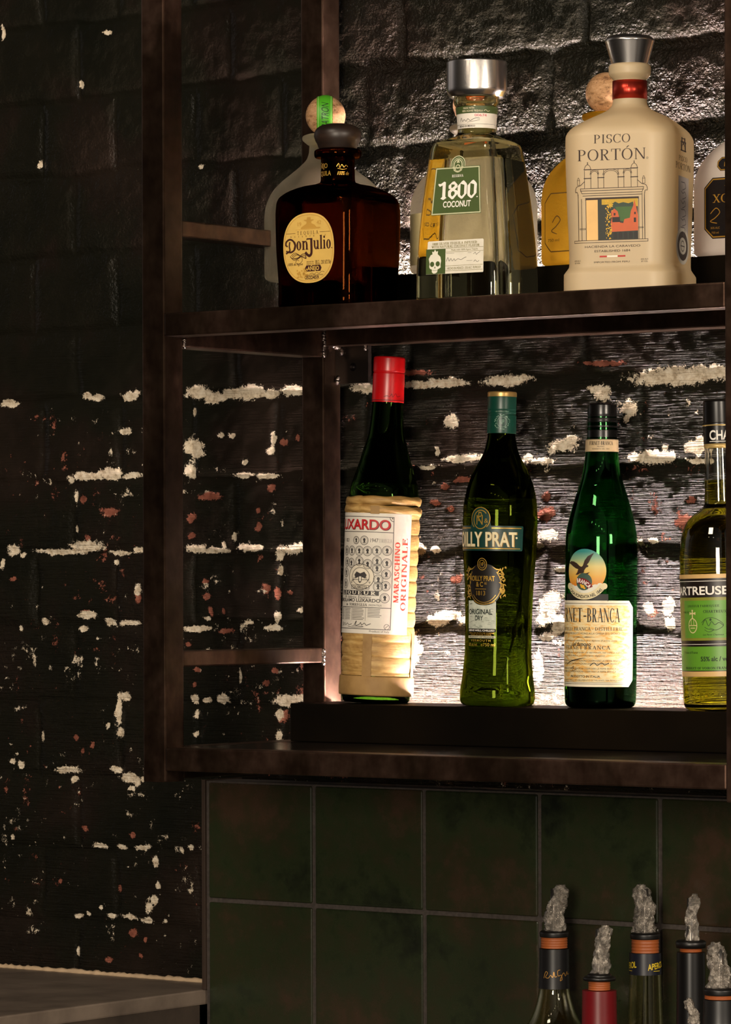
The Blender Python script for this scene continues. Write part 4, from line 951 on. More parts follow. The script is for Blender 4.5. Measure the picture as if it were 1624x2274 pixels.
T = oct_frame(sh, .34, -36, 16, 41, 70, 8.6, 1.1); T.serif('XO', -19, 48, 7.6, 17, T=.17, t=.06).stroke([(-30, 38), (-24, 43), (-20, 39), (-25, 34), (-30, 31), (-23, 29)], .8).text('35% ALC', -25, 24, 1.8, 10).text('750 ml', -25, 19.6, 1.8, 8).text('CAFE', 8, 48, 7.6, 24).text('TEQUILA', 0, 60, 3.4, 30)
T.make('lettering', plain((196, 150, 60), .4, .5), lab)
l2 = octagon(sh, .2, -24, 77, 24, 90, 4).make('label', plain((16, 15, 20), .35), r); oct_frame(sh, .34, -23.4, 77.6, 23.4, 89.4, 3.8, .8).text('PATRON', 0, 81, 4.2, 34).make('lettering', plain((196, 150, 60), .4, .5), l2)

# ------------------------------------------------------------------ lower shelf
G_DARKG = glass('dark_bottle_green_glass', (.13, .25, .07), 0, 1.5, .03, 40)
G_OLIVE = glass('olive_green_glass', (.14, .19, .022), 0, 1.5, .03, 40)
G_EMER = glass('emerald_green_glass', (.17, .50, .22), 0, 1.5, .03, 40)
STRAW = straw_mat(); KRAFT = paper_mat('kraft_paper', (.23, .125, .036), (.34, .20, .066), .65)

def maraschino():
    r = stand('liqueur_bottle', .1034, .235, 1.3806, 0, 2.5, 'straw-wrapped green bottle with a red cap and a white label')
    rows = [(0.1, 30.4), (2.4, 33.1), (9.5, 34.0), (27.4, 34.0), (116.8, 34.2), (188.4, 34.8), (201.8, 34.6), (213.0, 33.5), (224.6, 30.2), (235.3, 26.8), (245.6, 23.7), (257.7, 20.1), (266.2, 17.9), (280.0, 16.3), (296.6, 15.2), (322.5, 14.6), (336, 14.1)]
    sh = Shape([(z, a, a, a) for z, a in rows]); body('glass_body', sh, G_DARKG, r, .1, 336, 80, cavity=(217, 2.6))
    # straw sleeve: wound strands under two rope rings
    n, vs_, fs = 120, [], []; zs = np.arange(27, 194, .55)
    skin_ = Shape([(26, 34.6, 34.6, 34.6), (116.8, 35.2, 35.2, 35.2), (195, 36.0, 36.0, 36.0)])
    for z in zs:
        for i in range(n):
            a = 2 * pi * i / n; pitch = 15.2; ph = (z / pitch) % 1.0; idx = int(z / pitch)
            bump_ = sqrt(max(0, 1 - (2 * ph - 1) ** 2)) * 1.5
            tw = .35 * sin(a * 38 + ph * 9 + idx * 1.7) * sin(pi * ph)
            k = skin_.dims(z)[0] + bump_ - .5 + tw * .6
            vs_.append((k * sin(a) / 1000, -k * cos(a) / 1000, z / 1000))
    for j in range(len(zs) - 1):
        for i in range(n): fs.append((j * n + i, j * n + (i + 1) % n, (j + 1) * n + (i + 1) % n, (j + 1) * n + i))
    sl = link_mesh('straw_sleeve', vs_, fs, STRAW, r)
    def rope(zc, R, rr_, seed):
        V, F = [], []; N, M = 160, 14
        for i in range(N):
            a = 2 * pi * i / N
            for k in range(M):
                b_ = 2 * pi * k / M; q = rr_ * (1 + .12 * cos(3 * (b_ + a * 2.5 + seed)))
                V.append(((R + q * cos(b_)) * sin(a) / 1000, -(R + q * cos(b_)) * cos(a) / 1000, (zc + q * 1.15 * sin(b_) + .8 * sin(a + seed)) / 1000))
        for i in range(N):
            for k in range(M): F.append((i * M + k, ((i + 1) % N) * M + k, ((i + 1) % N) * M + (k + 1) % M, i * M + (k + 1) % M))
        return link_mesh('straw_ring', V, F, STRAW, r)
    rope(199.5, 34.0, 3.9, 0); rope(190.6, 34.6, 4.0, 2)
    ky = Shape([(26, 36.0, 36.0, 36.0), (116.8, 36.4, 36.4, 36.4), (196, 37.6, 37.6, 37.6), (204, 37.6, 37.6, 37.6)])
    for a0 in range(4):
        C = 2 * pi * 36.4; u = a0 * C / 4 + 12.5
        if u > C / 2: u -= C
        Layer(ky, .25).rect(u - 4.6, 24, u + 4.6, 69).make('kraft_strap', KRAFT, r)
    C = 2 * pi * 36.4
    Layer(Shape([(180, 38.6, 38.6, 38.6), (200, 38.9, 38.9, 38.9)]), .1).rect(12, 186.5, 21, 194.6).make('kraft_strap', KRAFT, r)
    hem = lathe('kraft_hem', [(7.6, 33.9), (7.4, 36.6), (9, 37.1), (16, 37.3), (25.4, 36.9), (26.6, 36.2), (26.4, 33.9)], KRAFT, r, 72, False, lambda a, z: .012 * sin(4 * a + z * .05) * cos(a * 7) )
    # label with its wide border strip
    cs = Shape([(60, 36.4, 36.4, 36.4), (116.8, 36.6, 36.6, 36.6), (195, 37.5, 37.5, 37.5)])
    lab = Layer(cs, .35).poly([(-62, 68.3), (54.6, 68.3), (55.6, 187.2), (-62, 187.2)]).make('label', paper_mat('label_paper', (.58, .53, .45), (.70, .65, .57), .5, 30), r)
    T = Layer(cs, .5)
    T.rect(-60, 183.2, 35.2, 183.8).rect(-60, 72.6, 34.8, 73.2).rect(-60, 168.2, 35.1, 168.8).rect(34.6, 72.6, 35.2, 183.8).rect(-60, 93.8, 35, 94.4)
    T.ring(35, 183.6, 4.5, 4.5, .6, 180, 270, 10).disc(33.4, 182.4, .7, n=8)
    def coin(u, z, q):
        T.ring(u, z, q, q, .45, n=24).ring(u, z, q * .72, q * .72, .25, n=20)
        for k in range(22): T.disc(u + q * .86 * cos(k * 2 * pi / 22), z + q * .86 * sin(k * 2 * pi / 22), .20, n=5)
        rr_ = random.Random(int(u * 7 + z)); T.poly([(u - q * .28, z - q * .5), (u + q * .3, z - q * .5), (u + q * .22, z - q * .1), (u + q * .34, z + q * .12), (u + q * .2, z + q * .46), (u - q * .16, z + q * .5), (u - q * .34, z + q * .1), (u - q * .1, z - q * .15)])
    T.serif('EST', -27.5, 158.6, 3.0, 4).text('1821', -18, 158.4, 3.4, 8).text('1947', 15.6, 158.4, 3.8, 9).serif('TORREGLIA', 27.0, 158.4, 3.6, 13, T=.1, t=.04)
    coin(-4, 160, 4.0); coin(5.6, 160, 4.6)
    for u, z in ((-19.6, 149.6), (-9.8, 149.6), (.2, 149.6), (9.4, 149.6), (18.9, 150.2), (28.9, 150.6), (-18, 138.4), (-10, 137.4), (.6, 139.4), (10, 136.8), (19.4, 140), (19.6, 132.6), (29, 138.2), (-19, 128), (28.8, 127.4), (-19.4, 117), (21.2, 122), (21.2, 114.8), (28.6, 115.8), (28.2, 103.9)): coin(u, z, 4.9)
    T.rect(-27, 106.0, 22.4, 110.6).text('GIROLAMO LUXARDO', -3.4, 99.4, 3.2, 55, bold=True)
    T.serif('TORREGLIA', 0, 95.4, 2.6, 22, T=.2, t=.07).text('(PADOVA ITALIA)', 19, 95.6, 1.9, 13).text('in', -14.5, 95.6, 2.2, 3, bold=True)
    T.text('Pr. fabbrica  Excelsior', -2, 103.0, 2.4, 34, slant=.15)
    rr_ = random.Random(2)
    for c_, z1 in ((-24, 80.5), (-12.5, 80.5), (1.5, 81), (19, 84.5)):
        w_ = {-24: 10, -12.5: 10, 1.5: 15, 19: 15}[c_]; z = 92.4
        while z > z1: T.rect(c_ - w_ / 2 * .95, z, c_ + w_ / 2 * rr_.uniform(.6, .98) - rr_.random(), z + .45); z -= 1.5
    for x in (-18.2, -6.6, 9.6): T.rect(x, 81, x + .25, 93.8)
    T.stroke([(-24, 74.8), (-22, 79), (-20.4, 75.6), (-18, 78.4), (-16, 76), (-13, 78), (-10, 76.4), (-6, 77.6)], .45).stroke([(-3, 76), (0, 80.6), (-1, 76.4), (3, 77), (5, 79), (6, 76.6), (9, 78.6), (11, 76.6), (15.5, 78.4)], .6).stroke([(-12, 75), (-2, 74), (8, 75.2), (-6, 75.4)], .4)
    T.ring(31.2, 75.6, 2.8, 2.8, .4).stroke([(29.6, 74.2), (32.8, 77.2)], .4).text('Product of Italy', 24, 69.9, 2.0, 20)
    T.make('lettering', plain((50, 46, 44)), lab)
    T = Layer(cs, .46).disc(2.4, 124.0, 15.2, 13.2).make('emblem', plain((214, 204, 184)), lab)
    T = Layer(cs, .62); T.ring(2.4, 124, 15.0, 13.0, .6, n=48).ring(2.4, 124.6, 10.2, 8.8, .5, n=40).poly([(-4.6, 126), (-2, 129.2), (2.4, 127.4), (7, 129.2), (9.6, 126), (8, 122.4), (4.4, 124), (4, 119.4), (2.4, 117.8), (.6, 119.4), (.4, 124), (-3, 122.4)]).rect(-7, 121.0, 12, 121.5).text('PRIVILEGIATA', 2.4, 124, 2.0, 26, arc=10.8).frame(-8.6, 112.0, 12.6, 116.0, .45).text('CALAMAZZA', 2.0, 113.0, 2.0, 17, bold=True)
    T.make('emblem_print', plain((56, 52, 50)), lab)
    Layer(cs, .72).poly([(1.2, 124.4), (3.8, 124.4), (3.4, 119.6), (1.6, 119.6)]).make('emblem_print', plain((222, 214, 198)), lab)
    Layer(cs, .62).serif('LIQUEUR', -2.6, 106.6, 3.4, 44, T=.2, t=.07, gap=.25).make('lettering', plain((226, 218, 202)), lab)
    R_ = Layer(cs, .6); R_.text('LUXARDO', -1.2, 171.2, 9.3, 66, bold=True)
    R_.make('lettering', plain((176, 22, 26)), lab)
    Layer(cs, .52).text('LUXARDO', -.8, 170.7, 9.5, 66.6, bold=True).make('lettering', plain((60, 14, 16)), lab)
    V_ = Layer(cs, .55); V_.serif('MARASCHINO', 42.2, 129.6, 5.4, 60, rot=90, T=.22, t=.08, sf=.05).serif('ORIGINALE', 51.2, 127.8, 6.4, 72, rot=90, T=.19, t=.07, sf=.05)
    V_.make('lettering', plain((214, 62, 46)), lab)
    # cap
    rc = plain((196, 12, 18), .32)
    cp = lathe('cap', rounded([(298, 15.2), (298, 16.0), (326.5, 15.7), (327.2, 15.2), (328.0, 15.2), (328.6, 15.8), (342, 15.7), (343.2, 14.8), (343.4, 2)], .6), rc, r)
    cc = Shape([(297, 16.1, 16.1, 16.1), (345, 15.8, 15.8, 15.8)])
    Layer(cc, .1).stroke([(6, 303), (9, 304), (12, 303.4), (14, 306), (15, 303), (18, 306.4), (20, 303.4), (24, 304.6)], .5).rect(-50, 299.4, 50, 300.0).make('lettering', plain((60, 12, 16)), cp, 1.5)
    # raised oval seal on the shoulder
    S = Layer(sh, .5); S.ring(0, 243, 18, 19.5, 1.2).ring(0, 243, 14, 15.4, .7).text('LUXARDO', 0, 240, 4.6, 20, bold=True).text('ZARA', 0, 233, 3.4, 10)
    for k in range(26): S.disc(16 * cos(k * .2417), 243 + 17.4 * sin(k * .2417), .6, n=6)
    S.make('raised_seal', G_DARKG, r, 1.5, 2.0)
maraschino()

def vermouth():
    r = stand('vermouth_bottle', .2509, .235, 1.3802, 0, 1.1, 'slender waisted green bottle with a green and gold banner label')
    rows = [(0.1, 32.8), (2.5, 35.4), (7.3, 36.5), (13.9, 36.3), (22.6, 35.0), (32.6, 33.9), (54.9, 32.3), (83.8, 32.5), (113.1, 33.3), (142.4, 35.2), (171.6, 36.3), (186.1, 36.1), (200.9, 34.7), (212.7, 32.1), (224.1, 27.8), (235.9, 21.7), (244.6, 17.3), (252.1, 15.1), (263.4, 13.3), (299, 12.7)]
    sh = Shape([(z, a, a, a) for z, a in rows]); body('glass_body', sh, G_OLIVE, r, .1, 299, 96, cavity=(200.5, 2.6))
    # slanting moulded rib that sweeps up from the foot
    rb = Layer(sh, .9); rb.stroke([(24, 26), (31, 52), (37, 80), (43, 112), (46, 130)], 3.0, True).make('moulded_rib', G_OLIVE, r, 1.2, 2.5)
    gc = plain((14, 66, 52), .35)
    cp = lathe('cap', rounded([(263.6, 13.6), (263.8, 14.1), (281, 14.1), (281.5, 13.6), (283, 13.6), (283.5, 14.1), (286, 13.6), (287, 14.1), (299.2, 14.0), (299.4, 13.6)], .4), gc, r)
    lathe('cap_rim', rounded([(299.2, 13.8), (299.3, 14.2), (303.4, 14.2), (304.2, 13.4), (304.3, 2)], .6), plain((196, 160, 96), .35, .6), r)
    cc = Shape([(260, 14.2, 14.2, 14.2), (305, 14.1, 14.1, 14.1)])
    Lc = Layer(cc, .12); Lc.ring(9, 274.4, 5.0, 5.0, .35).text('NP', 8.6, 272.4, 4.4, 4.8)
    for k in range(30): a = k * 2 * pi / 30; Lc.disc(9 + 7.0 * cos(a) + random.uniform(-.8, .8), 274.4 + 6.6 * sin(a) + random.uniform(-.8, .8), .55, n=6)
    Lc.text('1813 NOILLY PRAT', 9, 284.0, 1.1, 14).make('cap_emblem', plain((126, 164, 140), .4), cp, 1.5)
    gb = plain((6, 50, 44), .4); GO = plain((188, 148, 62), .35, .5)
    band = Layer(sh, .15).poly([(-47, 149.6), (44.4, 149.6), (45.2, 150.6), (46.3, 172.4), (45.6, 173.6), (13.5, 173.6), (13, 176), (11.6, 183), (8, 189), (2, 191.4), (-4.4, 189), (-8, 183), (-9.2, 176), (-10, 173.6), (-47, 173.6)]).make('label', gb, r)
    T = Layer(sh, .3); T.rect(-46, 151.4, 42.6, 152.2).rect(14, 171.0, 44, 171.9).rect(-46, 171.0, -9.6, 171.9)
    T.ring(2.0, 180.4, 10.8, 11.2, .8, -48, 228).ring(2.4, 179.6, 8.2, 9.4, .95, 40, 330)
    T.text('N', 1.4, 174.6, 9.4, 8.6).text('P', 1.6, 178.0, 9.0, 4.6).text('&', 8.4, 176.4, 4.2, 4.2)
    T.make('gold_emblem', GO, band)
    Layer(sh, .34).text('NOILLY PRAT', -1.3, 154.0, 13.2, 80, bold=True).disc(38.6, 162.2, 1.0).make('lettering', plain((222, 208, 168)), band)
    Layer(sh, .28).text('NOILLY PRAT', -0.8, 153.6, 13.6, 81, bold=True).make('lettering', plain((150, 116, 52)), band)
    ct = Layer(sh, .15).poly([(5 + 18 * abs(cos(q)) ** .8 * (1 if cos(q) > 0 else -1), 117 + 20 * abs(sin(q)) ** .9 * (1 if sin(q) > 0 else -1)) for q in np.linspace(0, 2 * pi, 48, endpoint=False)]).make('label', plain((18, 12, 8), .4), r)
    T = Layer(sh, .3); T.ring(5, 117, 17.6, 19.4, .6, 140, 400, 40).ring(5, 117, 15.0, 17.4, .5, 215, 325, 24).ring(4.0, 136.6, 5.2, 6.0, .7).ring(4.0, 136.6, 3.4, 4.0, .5).text('NP', 4, 134.9, 3.6, 3.6)
    T.text('NOILLY PRAT', 2.0, 120.6, 4.6, 29, bold=True).text('& C', 0.6, 115.0, 4.4, 8, bold=True).text('IE', 7.2, 117.0, 2.2, 3).rect(-4.6, 112.4, 7.6, 112.9).text('1813', 1.4, 106.6, 4.2, 11.4)
    T.text('MAISON NOILLY PRAT FRANCE', 5, 97.6, 1.5, 24, arc=-26)
    for s_ in (-1, 1):
        for k in range(34):
            a = radians(20 + 120 * random.random() - 30); q = random.random(); uu = 5 + s_ * (16.5 + 5 * q); zz = 104 + 30 * random.random()
            uu = 5 + s_ * (14 + 9 * q) if zz > 124 else uu
            b_ = random.uniform(0, pi); l_ = random.uniform(1.0, 2.2); T.stroke([(uu - l_ * cos(b_), zz - l_ * sin(b_)), (uu, zz + .4), (uu + l_ * cos(b_), zz + l_ * sin(b_))], 1.1, True)
        T.stroke([(5 + s_ * 9, 134.6), (5 + s_ * 13, 132), (5 + s_ * 17, 131), (5 + s_ * 20, 127), (5 + s_ * 18, 122)], 1.2, True).stroke([(5 + s_ * 16, 106), (5 + s_ * 20, 110), (5 + s_ * 19, 116), (5 + s_ * 16, 114)], 1.0, True)
    T.make('gold_cartouche', GO, ct)
    lp = Layer(sh, .12).rect(-15.2, 74.4, 17.4, 101.4).make('label', paper_mat('pale_engraved_paper', (.40, .44, .36), (.62, .64, .54), .5, 160), r)
    T = Layer(sh, .26); T.text('ORIGINAL', -.3, 88.4, 4.6, 28, bold=True).text('DRY', -.5, 82.4, 4.4, 9.5, bold=True)
    rr_ = random.Random(9)
    for k in range(40):
        z = 74.8 + 26 * rr_.random(); u = -15 + 28 * rr_.random(); T.stroke([(u, z), (u + 1.5, z + .35), (u + 3.4, z)], .2)
    T.make('lettering', plain((26, 40, 34)), lp)
    bp = Layer(sh, .14).rect(-15.2, 71.2, 17.4, 74.0).make('label', plain((14, 14, 10)), r)
    Layer(sh, .28).text('SERVE WELL CHILLED', 1, 71.9, 1.6, 30, bold=True).make('lettering', WHT, bp)
    wp = Layer(sh, .14).rect(-15.4, 65.2, 17.2, 67.6).make('label', plain((196, 190, 160)), r)
    Layer(sh, .28).text('PRODUCT OF FRANCE', 1, 65.8, 1.2, 29, bold=True).make('lettering', BLK, wp)
    T = Layer(sh, .2); T.text('VIEILLI EN FUTS DE CHENE', 1, 69.4, 1.3, 30).text('AGED IN OAK CASKS', 1, 67.9, 1.1, 24)
    T.text('VERMOUTH', 1.0, 62.0, 2.0, 23, bold=True, gap=.3).text('18% alc./vol.', -8, 57.6, 3.0, 13).text('e750 ml', 9.6, 57.6, 3.0, 15)
    T.make('gold_lettering', GO, r)
vermouth()

def fernet():
    r = stand('bitter_bottle', .3709, .235, 1.3802, 0, .55, 'emerald green bottle with a black cap and a cream label under a round eagle emblem')
    rows = [(0.1, 29.6), (2.2, 32.6), (6.9, 33.9), (30.5, 34.3), (116.3, 34.3), (152.8, 34.2), (161.8, 33.9), (170.3, 32.8), (184.5, 29.6), (199.1, 25.3), (213.2, 20.8), (227.8, 17.4), (242.8, 15.5), (255.7, 14.6), (287, 13.7)]
    sh = Shape([(z, a, a, a) for z, a in rows]); body('glass_body', sh, G_EMER, r, .1, 287, 96, cavity=(25, 2.6))
    body('liquid', sh, glass('dark_bitter_liquid', (.035, .018, .008), 0, .91), r, 5, 24.5, 72, off=-2.6)
    bc = plain((12, 11, 10), .25)
    cp = lathe('cap', rounded([(243, 15.4), (254, 15.2), (255, 14.6), (263.8, 14.4), (264.4, 13.9), (266, 13.9), (266.6, 14.4), (270, 13.9), (273, 14.4), (276, 13.9), (279, 14.3), (288, 14.0), (289.4, 13), (289.6, 2)], .5), bc, r)
    nk = Shape([(240, 15.9, 15.9, 15.9), (256, 15.5, 15.5, 15.5)])
    nb = Layer(nk, .15).rect(-49.5, 243.2, 49.5, 254.8).make('neck_band', plain((206, 180, 140)), r)
    Layer(nk, .3).serif('FERNET-BRANCA', 8, 249.4, 3.6, 24, T=.22, t=.07).text('MILANO', 8, 247.3, 1.2, 7).text('FONDATA NEL 1845', 8, 245.0, 1.3, 17).rect(-49, 254.2, 49, 254.5).make('lettering', plain((40, 26, 20)), nb, 1.5)
    # oval eagle emblem with its scroll
    def ell(cu, cz, a, b_, n=44): return [(cu + a * cos(q), cz + b_ * sin(q)) for q in np.linspace(0, 2 * pi, n, endpoint=False)]
    m, t, b = nt('emblem_sunset'); P(b, rough=.5)      # printed picture: teal sky, cream, orange horizon
    tc = node(t, 'ShaderNodeTexCoord'); sx = node(t, 'ShaderNodeSeparateXYZ'); t.links.new(tc.outputs['Object'], sx.inputs[0])
    mr = node(t, 'ShaderNodeMapRange'); mr.inputs[1].default_value = .110; mr.inputs[2].default_value = .150; t.links.new(sx.outputs[2], mr.inputs[0])
    t.links.new(ramp(t, mr.outputs[0], [(.0, s2l((222, 214, 196))), (.10, s2l((226, 190, 130))), (.16, s2l((206, 122, 34))), (.36, s2l((214, 160, 62))), (.6, s2l((208, 190, 118))), (.78, s2l((132, 164, 130))), (.95, s2l((44, 128, 124)))]), b.inputs['Base Color'])
    em = Layer(sh, .15).poly(ell(3.8, 129.6, 21.2, 21.0)).make('emblem', m, r)
    Layer(sh, .14).rect(-22, 101.2, 27, 108).make('emblem_base', plain((16, 14, 12)), r)
    C_ = Layer(sh, .28)
    for x, z, q in ((-11, 113.4, 4.5), (-5, 112.4, 4.4), (1, 110.6, 5), (9, 111.6, 5), (15, 114, 4.2), (-14, 116, 2.8), (19, 116.6, 2.4)): C_.disc(x, z, q, q * .75, 16)
    C_.make('emblem_clouds', plain((214, 212, 198)), em)
    Layer(sh, .29).disc(2.6, 108.6, 4, 3, 12).make('emblem_sea', plain((60, 130, 128)), em)
    Layer(sh, .34).disc(3.2, 119.6, 8.4, 8.2).make('emblem_globe', plain((62, 84, 74), .4), em)
    Bd = Layer(sh, .42)
    Bd.ring(.4, 110.4, 12.6, 12.6, 5.2, 20, 112, 18).make('emblem_band', plain((120, 22, 26)), em)
    Layer(sh, .50).text('BRANCA', 2.6, 117.6, 3.6, 14.5, bold=True, rot=-24, arc=15).make('lettering', WHT, em)
    Layer(sh, .46).disc(2.0, 115.0, 2.2, 1.6, 10).disc(.2, 116.4, 1.2, 1.0, 8).disc(4, 113.4, 1.2, 1, 8).make('emblem_land', plain((214, 160, 40)), em)
    E_ = Layer(sh, .48)
    E_.poly([(-16.4, 137.2), (-12.6, 139.0), (-8.4, 138.6), (-4.6, 137.0), (-1.6, 134.6), (.6, 133.6), (2.2, 134.6), (4.0, 139.6), (7.2, 143.6), (13.4, 147.0), (10.6, 142.4), (8.4, 138.0), (6.4, 135.6), (8.0, 134.8), (7.6, 133.6), (5.4, 132.8), (3.6, 130.2), (3.4, 128.2), (1.6, 127.6), (-1.4, 127.2), (-3.0, 126.2), (-6.2, 126.0), (-4.0, 128.6), (-3.0, 131.4), (-6.0, 132.2), (-10.2, 134.4), (-13.2, 136.2)])
    E_.poly([(4.0, 127.2), (9.4, 128.6), (7.2, 126.6)])
    E_.make('eagle', plain((48, 30, 20)), em)
    sc_ = Layer(sh, .36); sc_.ring(3.8, 128.0, 24.4, 25.4, 6.2, 212, 328, 30).disc(-15.4, 115.4, 3.1, 3.0, 14).disc(23.0, 115.4, 3.1, 3.0, 14)
    scr = sc_.make('scroll', plain((214, 200, 160)), em)
    Layer(sh, .48).text('CASA FONDATA NEL 1845', 3.8, 104.0, 2.9, 40, bold=True, arc=-25).make('lettering', plain((40, 34, 28)), em)
    # big label with clipped corners
    ml, t, b = nt('printed_cream_label'); P(b, rough=.5)
    t.links.new(ramp(t, noise(t, 260, 2, stretch=(.6, .6, 1.6)), [(.38, s2l((226, 206, 160))), (.5, s2l((224, 196, 140))), (.62, s2l((222, 170, 92)))]), b.inputs['Base Color'])
    def clip(k): return [(-57 + k, 20.2 + k), (50.2 - k * .4, 20.2 + k), (56.8 - k, 26.6 + k * .4), (56.8 - k, 95.4 - k * .4), (50.2 - k * .4, 101.8 - k), (-57 + k, 101.8 - k)]
    lab = Layer(sh, .15).poly(clip(0)).make('label', plain((226, 216, 192)), r)
    Layer(sh, .26).poly(clip(4.6)).make('label_ground', ml, lab)
    T = Layer(sh, .36)
    a, b_ = clip(2.6), clip(3.0)
    for k in range(6): T.add([a[k], a[(k + 1) % 6], b_[(k + 1) % 6], b_[k]], [(0, 1, 2, 3)])
    T.serif('FERNET', -16.5, 81.4, 13.2, 37, T=.20, t=.045, sf=.06).rect(3.2, 86.4, 6.2, 87.6).serif('BRANCA', 22.7, 81.4, 13.2, 31.8, T=.20, t=.045, sf=.06)
    T.serif('FRATELLI', -21, 73.4, 2.9, 22, T=.16, t=.06).serif('BRANCA - DISTILLERIE', 17, 73.4, 3.2, 50, T=.16, t=.06)
    T.text('STABILIMENTO PRODOTTI VICINO ALLA CHIESA DI S. DIONIGI', 4, 69.8, 1.7, 70)
    T.poly([(-12, 67.3), (-2, 67.7), (2, 67.0), (6, 67.7), (16, 67.3), (6, 66.9), (2, 67.4), (-2, 66.9)])
    T.text('premiata con le prime onorificenze e diplomi di prima classe', 3, 63.2, 1.5, 66, slant=.25).text('del famoso', -.6, 59.0, 3.2, 22, slant=.35, bold=True)
    T.serif('FERNET BRANCA', 4, 55.6, 3.5, 50, T=.18, t=.06, gap=.16)
    T.text('specialita della casa, si prende nel vermouth, nel caffe e acqua', 5, 52.0, 1.5, 72, slant=.25).text('contro la febbre, corroborante, digestivo', 2, 49.0, 1.5, 44, slant=.25)
    rr_ = random.Random(11)
    for z in (44.0, 41.2, 36.6, 33.8): T.text('PER EVITARE LE CONTRAFFAZIONI OSSERVARE LA FIRMA BRANCA', 5 if z > 40 else 2, z, 1.7, 74 if z > 43 else 66)
    T.stroke([(-20, 40), (-14, 43.6), (-2, 46.4), (6, 47.6)], .9, True).stroke([(10, 40), (14, 43), (17, 40.6), (21, 43), (24, 41), (28, 43)], .7).stroke([(-12, 37), (-8, 39.6), (-10, 35), (-4, 37)], .4)
    T.text('PRODOTTO IN ITALIA', 3.6, 29.0, 2.0, 32, bold=True).text('IMBOTTIGLIATO NELLO STABILIMENTO DI MILANO, VIA RESEGONE', 4, 25.8, 1.3, 74).rect(-50, 24.4, 49, 24.7)
    T.make('lettering', plain((34, 26, 22)), lab)
    Layer(sh, .34).ring(-1, 58, 9.2, 9.2, .7).make('label_stamp', plain((222, 160, 62)), lab)
fernet()

